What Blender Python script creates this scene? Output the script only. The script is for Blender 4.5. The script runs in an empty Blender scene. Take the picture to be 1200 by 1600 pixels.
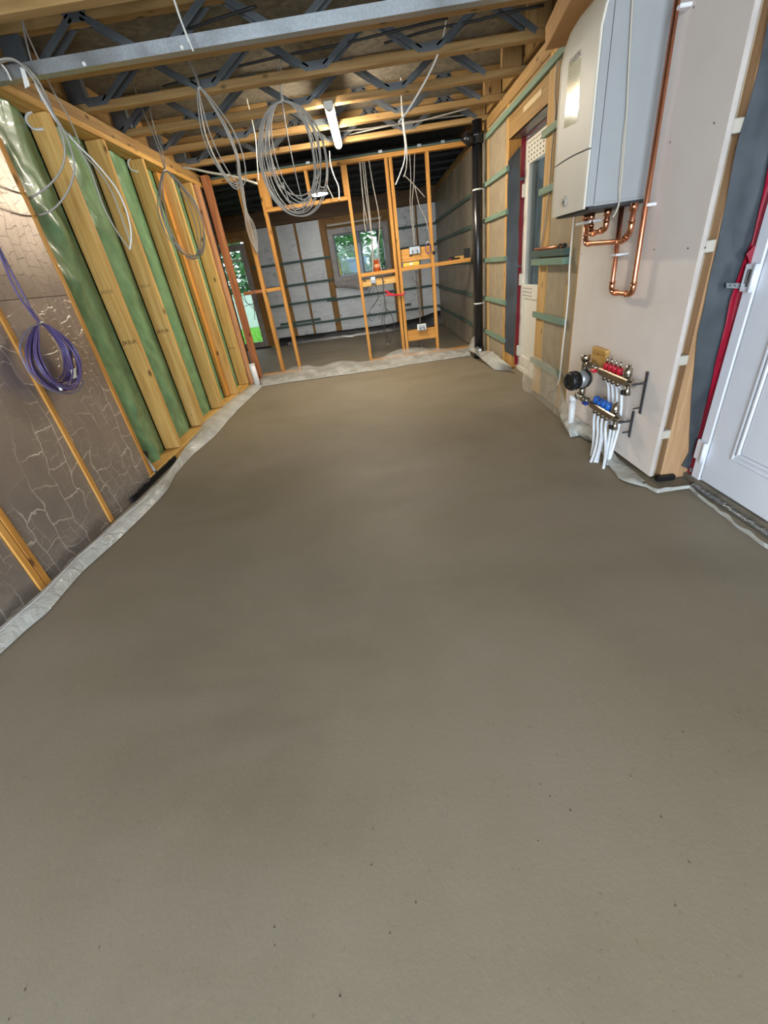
import bpy, math, random
from mathutils import Vector, Matrix, noise

# ------------------------------------------------------------------ camera
S = bpy.context.scene
COL = S.collection
random.seed(7)
cam_d = bpy.data.cameras.new('camera')
cam = bpy.data.objects.new('camera', cam_d)
COL.objects.link(cam)
p_, y_, r_ = -0.529355, -0.0435062, -0.1448057
fw = Vector((math.sin(y_) * math.cos(p_), math.cos(y_) * math.cos(p_), math.sin(p_)))
rt = Vector((math.cos(y_), -math.sin(y_), 0))
up = rt.cross(fw)
r2 = math.cos(r_) * rt + math.sin(r_) * up
u2 = -math.sin(r_) * rt + math.cos(r_) * up
cam.matrix_world = Matrix(((r2.x, u2.x, -fw.x, 0), (r2.y, u2.y, -fw.y, 0), (r2.z, u2.z, -fw.z, 1.2), (0, 0, 0, 1)))
cam_d.sensor_fit = 'VERTICAL'
cam_d.sensor_height = 24.0
cam_d.lens = 644.4 / 1600 * 24.0
cam_d.clip_start = 0.02
S.camera = cam

# ------------------------------------------------------------------ world, light, exposure
W = bpy.data.worlds.new('overcast_sky')
S.world = W
W.use_nodes = True
W.node_tree.nodes['Background'].inputs['Color'].default_value = (0.80, 0.91, 1.0, 1)
W.node_tree.nodes['Background'].inputs['Strength'].default_value = 1.5
S.view_settings.view_transform = 'Standard'
S.view_settings.look = 'None'
S.view_settings.gamma = 1.0
S.view_settings.use_curve_mapping = False
S.view_settings.exposure = 0.45

def area_light(name, loc, rot, sx, sy, power, color, spread=180):
    d = bpy.data.lights.new(name, 'AREA')
    d.shape = 'RECTANGLE'; d.size = sx; d.size_y = sy; d.energy = power; d.color = color
    d.spread = math.radians(spread)
    o = bpy.data.objects.new(name, d)
    o.location = loc; o.rotation_euler = rot
    COL.objects.link(o)
    return o
# daylight entering through the glazed opening in the wall behind the camera
area_light('daylight_back_opening', (-0.2, -2.35, 1.25), (math.radians(90), 0, 0), 2.3, 2.1, 220, (0.72, 0.86, 1.0))
# sky portals in the rear garden door and rear window (guide the sky light, give none themselves)
for (nm, loc, sx, sy) in (('garden_door_portal', (-2.95, 10.22, 1.0), 0.9, 1.9), ('rear_window_portal', (-0.15, 10.22, 1.53), 1.1, 0.85)):
    pl = area_light(nm, loc, (math.radians(-90), 0, 0), sx, sy, 1.0, (1, 1, 1)); pl.data.cycles.is_portal = True
BATTEN_STRENGTH = 205.0
DISC_STRENGTH = 55.0

# ------------------------------------------------------------------ materials
def lin(h):
    h = h.lstrip('#'); out = []
    for i in (0, 2, 4):
        v = int(h[i:i + 2], 16) / 255
        out.append(v / 12.92 if v <= 0.04045 else ((v + 0.055) / 1.055) ** 2.4)
    return (*out, 1)

class NT:
    def __init__(s, name):
        s.m = bpy.data.materials.new(name); s.m.use_nodes = True
        s.t = s.m.node_tree; s.b = s.t.nodes['Principled BSDF']
        s.out = s.t.nodes['Material Output']
        s.tc = None
    def n(s, typ, **kw):
        x = s.t.nodes.new(typ)
        for k, v in kw.items():
            setattr(x, k, v)
        return x
    def l(s, a, b): s.t.links.new(a, b)
    def coord(s, scale=(1, 1, 1), rand=True):
        tc = s.n('ShaderNodeTexCoord'); mp = s.n('ShaderNodeMapping')
        mp.inputs['Scale'].default_value = scale
        s.l(tc.outputs['Object'], mp.inputs['Vector'])
        if rand:
            oi = s.n('ShaderNodeObjectInfo'); vm = s.n('ShaderNodeVectorMath', operation='SCALE')
            cb = s.n('ShaderNodeCombineXYZ')
            mu = s.n('ShaderNodeMath', operation='MULTIPLY'); mu.inputs[1].default_value = 37.0
            s.l(oi.outputs['Random'], mu.inputs[0])
            for i in range(3): s.l(mu.outputs[0], cb.inputs[i])
            s.l(cb.outputs[0], mp.inputs['Location'])
        return mp.outputs[0]
    def noise(s, vec, scale, detail=4, rough=0.55, dist=0.0):
        x = s.n('ShaderNodeTexNoise'); x.inputs['Scale'].default_value = scale
        x.inputs['Detail'].default_value = detail; x.inputs['Roughness'].default_value = rough
        x.inputs['Distortion'].default_value = dist
        s.l(vec, x.inputs['Vector']); return x.outputs['Fac']
    def voro(s, vec, scale, feature='F1', out='Distance'):
        x = s.n('ShaderNodeTexVoronoi', feature=feature); x.inputs['Scale'].default_value = scale
        s.l(vec, x.inputs['Vector']); return x.outputs[out]
    def ramp(s, fac, stops):
        x = s.n('ShaderNodeValToRGB'); e = x.color_ramp.elements
        while len(e) < len(stops): e.new(0.5)
        for el, (p, c) in zip(e, stops):
            el.position = p; el.color = c if len(c) == 4 else (*c, 1)
        s.l(fac, x.inputs['Fac']); return x.outputs['Color']
    def mix(s, fac, a, b, blend='MIX'):
        x = s.n('ShaderNodeMix', data_type='RGBA', blend_type=blend)
        for v, i in ((fac, 0), (a, 6), (b, 7)):
            if hasattr(v, 'links'): s.l(v, x.inputs[i])
            else: x.inputs[i].default_value = v
        return x.outputs[2]
    def bump(s, h, strength, dist=0.01, prev=None):
        x = s.n('ShaderNodeBump'); x.inputs['Strength'].default_value = strength
        x.inputs['Distance'].default_value = dist
        s.l(h, x.inputs['Height'])
        if prev: s.l(prev, x.inputs['Normal'])
        return x.outputs['Normal']
    def set(s, **kw):
        names = dict(color='Base Color', rough='Roughness', metal='Metallic', normal='Normal', spec='Specular IOR Level',
                     trans='Transmission Weight', alpha='Alpha', coat='Coat Weight', emit='Emission Color', estr='Emission Strength', ior='IOR', sss='Subsurface Weight')
        for k, v in kw.items():
            i = s.b.inputs[names[k]]
            if hasattr(v, 'links'): s.l(v, i)
            else: i.default_value = v
        return s

def plain(name, hexcol, rough=0.5, metal=0.0, var=0.06, bump=0.0, bscale=60, coat=0.0):
    t = NT(name); v = t.coord()
    c = lin(hexcol)
    f = t.noise(v, 9, 5)
    lo = tuple(x * (1 - var) for x in c[:3]); hi = tuple(min(1, x * (1 + var)) for x in c[:3])
    t.set(color=t.ramp(f, [(0.3, lo), (0.7, hi)]), rough=rough, metal=metal, coat=coat)
    if bump: t.set(normal=t.bump(t.noise(v, bscale, 3), bump, 0.004))
    return t.m

def wood(name, dark, mid, light, axis, knots=True, rough=0.62, green=None):
    t = NT(name)
    st = [16, 16, 16]; st['xyz'.index(axis)] = 0.9
    v = t.coord(tuple(st))
    f = t.noise(v, 1.6, 6, 0.62, 0.6)
    col = t.ramp(f, [(0.28, lin(dark)), (0.5, lin(mid)), (0.72, lin(light))])
    st2 = [5, 5, 5]; st2['xyz'.index(axis)] = 2.4
    v2 = t.coord(tuple(st2))
    if knots:
        k = t.voro(v2, 1.7)
        kf = t.ramp(k, [(0.06, (1, 1, 1)), (0.15, (0, 0, 0))])
        col = t.mix(kf, col, tuple(x * 0.30 for x in lin(dark)[:3]) + (1,))
    if green:
        g = t.noise(t.coord((3, 3, 3)), 2.2, 4)
        col = t.mix(t.ramp(g, [(0.35, (0, 0, 0)), (0.65, (0.7, 0.7, 0.7))]), col, lin(green))
    t.set(color=col, rough=rough, normal=t.bump(f, 0.25, 0.004), spec=0.3)
    return t.m

PINE = {a: wood('pine_' + a, '#a97c3d', '#c69a55', '#d9b474', a) for a in 'xyz'}
ORANGE = {a: wood('warm_pine_' + a, '#9c682c', '#c38940', '#d6a25a', a) for a in 'xyz'}
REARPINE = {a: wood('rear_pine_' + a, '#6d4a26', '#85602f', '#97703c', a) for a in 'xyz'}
REDPINE = {a: wood('red_pine_' + a, '#80492a', '#9c6038', '#b37b4c', a) for a in 'xyz'}
JOIST = {a: wood('joist_pine_' + a, '#7d5e38', '#987748', '#ab8b5c', a) for a in 'xyz'}
TREATED = {a: wood('treated_batten_' + a, '#586a56', '#74866f', '#8c9c84', a, knots=False, green='#6d8a80') for a in 'xyz'}
OLDBATTEN = {a: wood('dark_batten_' + a, '#36453f', '#475952', '#58685e', a, knots=False) for a in 'xyz'}

def m_floor():
    t = NT('wet_screed'); v = t.coord(rand=False)
    f1 = t.noise(v, 0.9, 6, 0.6, 0.4)
    f2 = t.noise(v, 90, 3, 0.6)
    vs = t.coord((1.0, 5.0, 1.0), rand=False)
    f3 = t.noise(vs, 0.8, 4, 0.5, 0.5)
    col = t.ramp(f1, [(0.3, lin('#706655')), (0.5, lin('#7b715f')), (0.7, lin('#84796a'))])
    col = t.mix(t.ramp(f2, [(0.60, (0, 0, 0)), (0.74, (0.30, 0.30, 0.30))]), col, lin('#8d8375'))
    col = t.mix(t.ramp(f2, [(0.24, (0.5, 0.5, 0.5)), (0.36, (0, 0, 0))]), col, lin('#4d453a'))
    col = t.mix(t.ramp(f3, [(0.40, (0, 0, 0)), (0.62, (0.3, 0.3, 0.3))]), col, lin('#837a6b'))
    r = t.ramp(f3, [(0.3, (0.52,) * 3), (0.7, (0.66,) * 3)])
    n = t.bump(f2, 0.12, 0.003); n = t.bump(f3, 0.04, 0.02, n)
    t.set(color=col, rough=r, normal=n, spec=0.28)
    return t.m
FLOOR = m_floor()

def m_foil(name, base, crease, rough=0.36, metal=0.85, sc=3.2):
    t = NT(name); v = t.coord()
    w = t.noise(v, 3.0, 3, 0.5)
    vm = t.n('ShaderNodeVectorMath', operation='MULTIPLY_ADD')
    nx = t.n('ShaderNodeTexNoise'); nx.inputs['Scale'].default_value = 2.5; nx.inputs['Detail'].default_value = 5
    t.l(v, nx.inputs['Vector'])
    t.l(nx.outputs['Color'], vm.inputs[0]); vm.inputs[1].default_value = (0.30, 0.30, 0.30); t.l(v, vm.inputs[2])
    bk = []
    for (scl, mort, rot) in ((sc, 0.014, 0.0), (sc * 2.3, 0.014, 0.12)):
        mp = t.n('ShaderNodeMapping'); mp.inputs['Rotation'].default_value = (0, 1.5708, rot) ; t.l(vm.outputs[0], mp.inputs['Vector'])
        br = t.n('ShaderNodeTexBrick'); br.inputs['Scale'].default_value = scl; br.inputs['Mortar Size'].default_value = mort
        br.inputs['Mortar Smooth'].default_value = 0.6; br.inputs['Brick Width'].default_value = 0.62; br.inputs['Row Height'].default_value = 0.47
        t.l(mp.outputs[0], br.inputs['Vector']); bk.append(br.outputs['Fac'])
    l1 = t.ramp(bk[0], [(0.0, (0, 0, 0)), (0.8, (1, 1, 1))])
    l2 = t.ramp(bk[1], [(0.0, (0, 0, 0)), (1.0, (0.75, 0.75, 0.75))])
    g1 = t.ramp(t.noise(v, 1.7, 3, 0.5), [(0.40, (0, 0, 0)), (0.52, (1, 1, 1))])
    l1 = t.mix(1.0, l1, g1, 'MULTIPLY')
    gate = t.ramp(w, [(0.42, (0, 0, 0)), (0.58, (1, 1, 1))])
    l2 = t.mix(1.0, l2, gate, 'MULTIPLY')
    ln = t.mix(1.0, l1, l2, 'ADD')
    col = t.ramp(t.noise(v, 6, 5), [(0.3, tuple(x * 0.85 for x in lin(base)[:3])), (0.7, lin(base))])
    col = t.mix(ln, col, lin(crease))
    fine = t.noise(v, 26, 5, 0.6)
    n = t.bump(ln, 0.35, 0.004); n = t.bump(fine, 0.12, 0.008, n)
    t.set(color=col, rough=rough, metal=metal, normal=n)
    return t.m
FOIL = m_foil('silver_foil', '#bdb2aa', '#f6f0e8', 0.36, 0.8, 3.6)
FOILU = m_foil('crinkled_silver_foil', '#b8aca2', '#8f857c', 0.40, 0.8, 7)
FOILR = m_foil('white_foil', '#c3c2be', '#8e8e8e', rough=0.5, metal=0.25, sc=5)
FOILD = m_foil('grey_foil', '#8b8580', '#a8a39c', rough=0.45, metal=0.4, sc=4)

def m_film(name, hexcol, opac, rough, hi=0.25, bscale=10, bstr=0.4, tint=(1, 1, 1, 1)):
    t = NT(name); v = t.coord()
    n = t.bump(t.noise(v, bscale, 4, 0.6, 0.8), bstr, 0.02)
    t.set(color=lin(hexcol), rough=rough, normal=n, spec=0.6)
    tr = t.n('ShaderNodeBsdfTransparent'); tr.inputs[0].default_value = tint
    mx = t.n('ShaderNodeMixShader')
    f = t.noise(v, 5, 4, 0.6)
    t.l(t.ramp(f, [(0.3, (max(0, opac - hi / 2),) * 3), (0.7, (min(1, opac + hi / 2),) * 3)]), mx.inputs[0])
    t.l(tr.outputs[0], mx.inputs[1]); t.l(t.b.outputs[0], mx.inputs[2])
    t.l(mx.outputs[0], t.out.inputs[0])
    return t.m
POLY = m_film('clear_polythene', '#cfd0cc', 0.46, 0.12, 0.35, 22, 0.8)
POLYC = m_film('thin_polythene', '#cfc8b8', 0.36, 0.22, 0.25)
POLYW = m_film('milky_polythene', '#bdbdb6', 0.80, 0.2, 0.3, 16, 0.7)
VAPOUR = m_film('clear_vapour_sheet', '#c3b79f', 0.18, 0.14, 0.1, 14, 0.6)
GREENM = plain('green_membrane', '#6b946f', 0.34, var=0.24, bump=0.5, bscale=9, coat=0.2)
GREYM = plain('grey_membrane', '#3b4044', 0.30, var=0.25, bump=0.6, bscale=12, coat=0.3)
DARKM = plain('black_membrane', '#3a3b3d', 0.36, var=0.2, bump=0.3, bscale=9, coat=0.2)
REDT = plain('red_tape', '#8e1129', 0.28, var=0.18, bump=0.3, bscale=12, coat=0.4)

def m_steel():
    t = NT('galvanised_steel'); v = t.coord()
    f = t.voro(v, 90); g = t.noise(v, 5, 5)
    col = t.ramp(f, [(0.0, lin('#a0a4a6')), (0.8, lin('#b2b6b7'))])
    t.set(color=col, metal=0.9, rough=t.ramp(g, [(0.3, (0.34,) * 3), (0.7, (0.52,) * 3)]))
    return t.m
STEEL = m_steel()
DSTEEL = plain('dull_steel', '#6f7375', 0.5, 0.8, 0.15)
def m_plaster():
    t = NT('pink_plasterboard'); v = t.coord(rand=False)
    f = t.noise(v, 3.0, 6, 0.6)
    col = t.ramp(f, [(0.3, lin('#d9ccc2')), (0.7, lin('#e2d7ce'))])
    t.set(color=col, rough=0.75, normal=t.bump(t.noise(v, 180, 2), 0.06, 0.002), spec=0.25)
    return t.m
PLASTER = m_plaster()
PLEDGE = plain('gypsum_edge', '#b7aca4', 0.9, var=0.12, bump=0.5, bscale=80)
def m_board(name, a, b, sc=26):
    t = NT(name); v = t.coord()
    f = t.voro(v, sc, out='Color'); g = t.noise(v, 4, 5)
    sx = t.n('ShaderNodeSeparateColor'); t.l(f, sx.inputs[0])
    col = t.ramp(sx.outputs[0], [(0, lin(a)), (1, lin(b))])
    col = t.mix(t.ramp(g, [(0.35, (0, 0, 0)), (0.7, (0.4, 0.4, 0.4))]), col, lin(a))
    t.set(color=col, rough=0.8, spec=0.2)
    return t.m
DECK = m_board('chipboard_deck', '#5f594f', '#7a7264')
OSB = m_board('strand_board', '#8d6c42', '#b08d5c', 70)
INSUL = plain('beige_insulation', '#a3937a', 0.55, 0.15, 0.16, 0.25, 20)
INSULG = plain('grey_insulation', '#8f887c', 0.5, 0.2, 0.2, 0.3, 18)
COPPER = plain('copper', '#dc9674', 0.34, 1.0, 0.10)
SOLDER = plain('bright_copper_fitting', '#d89a78', 0.2, 1.0, 0.08)
WPVC = plain('white_pvc', '#dcdcdc', 0.35, var=0.03)
UPVC = plain('white_upvc', '#d6d2c8', 0.35, var=0.03)
PEX = plain('white_heating_pipe', '#dfe3e8', 0.3, var=0.03)
BPVC = plain('black_pvc', '#17171a', 0.28, var=0.2)
BLACK = plain('black_plastic', '#121214', 0.45, var=0.2)
GREYCAB = plain('grey_cable', '#9b958c', 0.45, var=0.08)
WHITECAB = plain('white_cable', '#d8d5cc', 0.4, var=0.05)
DARKCAB = plain('dark_cable', '#2a2a2c', 0.5, var=0.1)
PURPLE = plain('purple_cable', '#594b76', 0.4, var=0.18)
LILAC = plain('grey_lilac_cable', '#6f6a7c', 0.4, var=0.1)
NICKEL = plain('nickel', '#b9b3a8', 0.22, 1.0, 0.1)
BRASS = plain('stainless_bar', '#9a8d7c', 0.3, 0.95, 0.1)
REDP = plain('red_plastic', '#c01830', 0.35, var=0.1)
BLUEP = plain('blue_plastic', '#1a62c0', 0.35, var=0.1)
NAVYP = plain('navy_plastic', '#203a90', 0.35, var=0.1)
GREYP = plain('grey_cast_metal', '#9b9b9a', 0.4, 0.5, 0.1)
CREAM = plain('cream_enamel', '#ddd4c4', 0.48, var=0.02)
CASE = plain('grey_enamel', '#9a9b9b', 0.30, var=0.03, coat=0.15)
DARKP = plain('dark_metal', '#3f3f40', 0.5, 0.4, 0.2)
LABELM = plain('paper_label', '#cfc9a8', 0.12, var=0.06, coat=0.6)
INK = plain('printed_ink', '#4c4a44', 0.5, var=0.05)
STAMP = plain('stamp_ink', '#3a2b14', 0.7, var=0.3)
DOORW = plain('white_door_skin', '#dfe1e8', 0.38, var=0.02, bump=0.04, bscale=120)
CARD = plain('brown_cardboard', '#b58a58', 0.8, var=0.06)
SOFTB = plain('soft_white', '#b3ab9c', 0.5, var=0.05)
YELLOW = plain('yellow_paint', '#e0b020', 0.4, var=0.06)
ORANGEP = plain('orange_plastic', '#c0582a', 0.4, var=0.1)
SILVERT = m_foil('silver_edge_foil', '#9d9d9c', '#e0e0de', 0.32, 0.7, 16)
def m_grass():
    t = NT('lawn_soil'); v = t.coord(rand=False)
    t.set(color=t.ramp(t.noise(v, 8, 6), [(0.3, lin('#5a9a2c')), (0.7, lin('#8ccf50'))]), rough=0.8)
    return t.m
LAWN = m_grass()
BLADE = plain('grass_blade', '#8ad04c', 0.6, var=0.3)
LEAF = plain('leaf_green', '#7fa67c', 0.5, var=0.4)
BARK = plain('bark', '#5a4632', 0.8, var=0.3)
RENDERW = plain('white_render', '#dfe3e6', 0.7, var=0.05)
BLUEPAINT = plain('pale_blue_cover', '#6f98c4', 0.5, var=0.1)
PALEGREEN = plain('pale_green_cladding', '#a9c4b4', 0.5, var=0.1)
def m_glass():
    t = NT('window_glass')
    g = t.n('ShaderNodeBsdfGlossy'); g.inputs['Roughness'].default_value = 0.02
    tr = t.n('ShaderNodeBsdfTransparent'); tr.inputs[0].default_value = (0.93, 0.97, 0.96, 1)
    fr = t.n('ShaderNodeFresnel'); fr.inputs['IOR'].default_value = 1.45
    mx = t.n('ShaderNodeMixShader')
    ml = t.n('ShaderNodeMath', operation='MULTIPLY'); ml.inputs[1].default_value = 0.22   # reflection weakened to keep the back daylight's glare off the panes
    t.l(fr.outputs[0], ml.inputs[0]); t.l(ml.outputs[0], mx.inputs[0]); t.l(tr.outputs[0], mx.inputs[1]); t.l(g.outputs[0], mx.inputs[2]); t.l(mx.outputs[0], t.out.inputs[0])
    return t.m
GLASS = m_glass()
def m_emit(name, col, st):
    t = NT(name); t.set(color=(0.9, 0.9, 0.9, 1), emit=(*col, 1), estr=st); return t.m
LAMP = m_emit('lit_diffuser', (1.0, 0.88, 0.70), BATTEN_STRENGTH)
DISC = m_emit('lit_disc', (1.0, 0.95, 0.88), DISC_STRENGTH)

# ------------------------------------------------------------------ mesh helpers
class G:
    def __init__(s): s.v = []; s.f = []; s.sm = []
    def add(s, vs, fs, smooth=False):
        o = len(s.v); s.v += [tuple(v) for v in vs]
        for f in fs: s.f.append(tuple(i + o for i in f)); s.sm.append(smooth)
        return s
    def box(s, x0, x1, y0, y1, z0, z1, c=0.0, mat=None):
        if x1 < x0: x0, x1 = x1, x0
        if y1 < y0: y0, y1 = y1, y0
        if z1 < z0: z0, z1 = z1, z0
        c = min(c, (x1 - x0) * .45, (y1 - y0) * .45, (z1 - z0) * .45)
        lo = (x0, y0, z0); hi = (x1, y1, z1)
        if c <= 0:
            vs = [(hi[0] if i & 1 else lo[0], hi[1] if i & 2 else lo[1], hi[2] if i & 4 else lo[2]) for i in range(8)]
            fs = [(0, 4, 6, 2), (1, 3, 7, 5), (0, 1, 5, 4), (2, 6, 7, 3), (0, 2, 3, 1), (4, 5, 7, 6)]
        else:
            vs = []; idx = {}
            for i in range(8):
                b = [(i >> k) & 1 for k in range(3)]
                for a in range(3):          # vertex lying on the face of axis a
                    p = [(hi[k] if b[k] else lo[k]) if k == a else ((hi[k] - c) if b[k] else (lo[k] + c)) for k in range(3)]
                    idx[(i, a)] = len(vs); vs.append(tuple(p))
            fs = []
            for a in range(3):
                u, w = [k for k in range(3) if k != a]
                for sgn in (0, 1):
                    q = []
                    for (bu, bw) in ((0, 0), (1, 0), (1, 1), (0, 1)):
                        q.append(idx[((sgn << a) | (bu << u) | (bw << w), a)])
                    fs.append(tuple(q))
                # chamfer faces along edges parallel to axis a
                for bu in (0, 1):
                    for bw in (0, 1):
                        i0 = (bu << u) | (bw << w); i1 = i0 | (1 << a)
                        fs.append((idx[(i0, u)], idx[(i1, u)], idx[(i1, w)], idx[(i0, w)]))
            for i in range(8): fs.append((idx[(i, 0)], idx[(i, 1)], idx[(i, 2)]))
            # fix orientation outward
            cx = Vector(((x0 + x1) / 2, (y0 + y1) / 2, (z0 + z1) / 2)); nf = []
            for f in fs:
                p = [Vector(vs[i]) for i in f]; nrm = (p[1] - p[0]).cross(p[2] - p[0]); ce = sum(p, Vector()) / len(p)
                nf.append(f if nrm.dot(ce - cx) > 0 else tuple(reversed(f)))
            fs = nf
        if mat is not None: vs = [tuple(mat @ Vector(v)) for v in vs]
        return s.add(vs, fs)
    def tube(s, pts, r, seg=7, smooth_path=True, sub=5, caps=True):
        P = [Vector(p) for p in pts]
        if smooth_path and len(P) > 2:
            Q = []
            for i in range(len(P) - 1):
                p0 = P[max(0, i - 1)]; p1 = P[i]; p2 = P[i + 1]; p3 = P[min(len(P) - 1, i + 2)]
                for k in range(sub):
                    t = k / sub
                    Q.append(0.5 * ((2 * p1) + (p2 - p0) * t + (2 * p0 - 5 * p1 + 4 * p2 - p3) * t * t + (3 * p1 - p0 - 3 * p2 + p3) * t ** 3))
            Q.append(P[-1]); P = Q
        n = len(P); vs = []; fs = []
        t0 = (P[1] - P[0]).normalized()
        ref = Vector((0, 0, 1)) if abs(t0.z) < 0.9 else Vector((1, 0, 0))
        u = t0.cross(ref).normalized()
        for i in range(n):
            t = (P[min(n - 1, i + 1)] - P[max(0, i - 1)])
            t = t.normalized() if t.length > 1e-9 else t0
            u = (u - t * u.dot(t))
            u = u.normalized() if u.length > 1e-6 else t.orthogonal().normalized()
            w = t.cross(u)
            rr = r[i] if isinstance(r, (list, tuple)) else r
            for k in range(seg):
                a = 2 * math.pi * k / seg
                vs.append(P[i] + (u * math.cos(a) + w * math.sin(a)) * rr)
        for i in range(n - 1):
            for k in range(seg):
                a = i * seg + k; b = i * seg + (k + 1) % seg
                fs.append((a, b, b + seg, a + seg))
        s.add(vs, fs, True)
        if caps:
            o = len(s.v) - len(vs)
            s.f.append(tuple(o + k for k in reversed(range(seg)))); s.sm.append(False)
            s.f.append(tuple(o + (n - 1) * seg + k for k in range(seg))); s.sm.append(False)
        return s
    def cyl(s, a, b, r, seg=16, r1=None):
        return s.tube([a, b], [r, r if r1 is None else r1], seg, False)
    def lathe(s, a, axis, prof, seg=20):
        """prof = [(distance along axis, radius)...] from point a"""
        ax = Vector(axis).normalized(); u = ax.orthogonal().normalized(); w = ax.cross(u); a = Vector(a)
        vs = []; fs = []; n = len(prof)
        for (d, r) in prof:
            for k in range(seg):
                t = 2 * math.pi * k / seg
                vs.append(a + ax * d + (u * math.cos(t) + w * math.sin(t)) * r)
        for i in range(n - 1):
            for k in range(seg):
                fs.append((i * seg + k, i * seg + (k + 1) % seg, (i + 1) * seg + (k + 1) % seg, (i + 1) * seg + k))
        fs.append(tuple(reversed(range(seg)))); fs.append(tuple((n - 1) * seg + k for k in range(seg)))
        s.add(vs, fs[:-2], True); o = len(s.v) - len(vs)
        for f in fs[-2:]: s.f.append(tuple(i + o for i in f)); s.sm.append(False)
        return s
    def grid(s, rows, smooth=True):
        n = len(rows); m = len(rows[0]); vs = [p for r in rows for p in r]
        fs = [(i * m + j, i * m + j + 1, (i + 1) * m + j + 1, (i + 1) * m + j) for i in range(n - 1) for j in range(m - 1)]
        return s.add(vs, fs, smooth)
    def prism(s, poly, d, axis):
        """extrude 3-D polygon by vector d"""
        n = len(poly); d = Vector(d)
        vs = [Vector(p) for p in poly] + [Vector(p) + d for p in poly]
        fs = [tuple(reversed(range(n))), tuple(range(n, 2 * n))] + [(i, (i + 1) % n, n + (i + 1) % n, n + i) for i in range(n)]
        return s.add(vs, fs)

WL = {}      # world location of every object made
MC = {}      # mesh cache for plain boxes
def link(name, me, base, parent):
    o = bpy.data.objects.new(name, me); COL.objects.link(o)
    WL[o] = Vector(base)
    if parent is not None:
        o.parent = parent; o.location = WL[o] - WL[parent]
    else: o.location = WL[o]
    return o
def obj(name, g, mat, parent=None, base=None):
    if base is None:
        xs = [v[0] for v in g.v]; ys = [v[1] for v in g.v]; zs = [v[2] for v in g.v]
        base = ((min(xs) + max(xs)) / 2, (min(ys) + max(ys)) / 2, min(zs))
    b = Vector(base)
    me = bpy.data.meshes.new(name)
    me.from_pydata([tuple(Vector(v) - b) for v in g.v], [], g.f)
    me.polygons.foreach_set('use_smooth', g.sm)
    me.materials.append(mat); me.update()
    return link(name, me, b, parent)
def box(name, x0, x1, y0, y1, z0, z1, mat, parent=None, c=0.003):
    d = (round(abs(x1 - x0), 4), round(abs(y1 - y0), 4), round(abs(z1 - z0), 4))
    key = (d, mat.name, c)
    base = Vector(((x0 + x1) / 2, (y0 + y1) / 2, min(z0, z1)))
    if key not in MC:
        g = G().box(-d[0] / 2, d[0] / 2, -d[1] / 2, d[1] / 2, 0, d[2], c)
        me = bpy.data.meshes.new(name); me.from_pydata(g.v, [], g.f); me.materials.append(mat); me.update()
        MC[key] = me
    return link(name, MC[key], base, parent)
def empty(name, loc, parent=None):
    return link(name, None, loc, parent)
GROUPS = {'cable_coil': 'coiled cables hanging up', 'hanging_cable': 'loose hanging cables', 'ceiling_cable': 'cables in the joists',
          'cable_bundle': 'cable bundles on the partition', 'polythene_sheet': 'polythene along the floor edge', 'copper_pipe': 'copper pipes under the boiler',
          'tree': 'trees outside', 'shrub': 'shrubs outside the rear window', 'junction_box': 'electrical boxes on the partition', 'cable_hook': 'cable hooks on the studs', 'dark_cable': 'dark flexes on the partition', 'power_cord': 'white cords by the boiler'}
def tag(o, label, cat, group=None):
    o['label'] = label; o['category'] = cat
    group = group or GROUPS.get(o.name.split('.')[0])
    if group: o['group'] = group
    return o
def struct(o):
    o['kind'] = 'structure'; return o
def lab(o, label):
    o['label'] = label; return o
def nz(x, y, z=0.0): return noise.noise(Vector((x, y, z)))
def resample(P, n):
    P = [Vector(p) for p in P]; L = [0]
    for a, b in zip(P, P[1:]): L.append(L[-1] + (b - a).length)
    out = []
    for i in range(n):
        t = L[-1] * i / (n - 1); k = 0
        while k < len(P) - 2 and L[k + 1] < t: k += 1
        f = (t - L[k]) / max(1e-9, L[k + 1] - L[k]); out.append(P[k].lerp(P[k + 1], min(1, max(0, f))))
    return out
def sheet(name, top, bot, mat, n=40, m=9, bulge=(0, 0, 0), wr=0.01, ws=9.0, parent=None, seed=0.0, minz=None, minx=None):
    A = resample(top, n); B = resample(bot, n); rows = []
    bu = Vector(bulge)
    for i in range(n):
        row = []
        for j in range(m):
            t = j / (m - 1); p = A[i].lerp(B[i], t) + bu * math.sin(math.pi * t)
            q = p * ws
            e = 0.35 + 0.65 * math.sin(math.pi * min(1, max(0, t)))
            d = Vector((nz(q.x, q.y, q.z + seed), nz(q.y + 9, q.z, q.x + seed), nz(q.z + 4, q.x + 7, q.y + seed))) * wr * 2 * e
            p = p + d
            if minz is not None and p.z < minz: p.z = minz
            if minx is not None and p.x < minx: p.x = minx
            row.append(p)
        rows.append(row)
    o = obj(name, G().grid(rows), mat, parent)
    return o
def text(name, body, size, mat, matrix, parent, extrude=0.0004):
    cu = bpy.data.curves.new(name, 'FONT'); cu.body = body; cu.size = size; cu.extrude = extrude
    cu.align_x = 'LEFT'; cu.align_y = 'BOTTOM'; cu.resolution_u = 3
    tmp = bpy.data.objects.new('tmp_text', cu); COL.objects.link(tmp)
    bpy.context.view_layer.update()
    dg = bpy.context.evaluated_depsgraph_get()
    me = bpy.data.meshes.new_from_object(tmp.evaluated_get(dg))
    bpy.data.objects.remove(tmp); bpy.data.curves.remove(cu)
    me.transform(Matrix(matrix.to_3x3().to_4x4())); me.materials.clear(); me.materials.append(mat)
    me.name = name
    return link(name, me, matrix.to_translation(), parent)
def axes(x, y, z, loc):
    M = Matrix((x, y, z)).transposed().to_4x4(); M.translation = Vector(loc); return M

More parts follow.
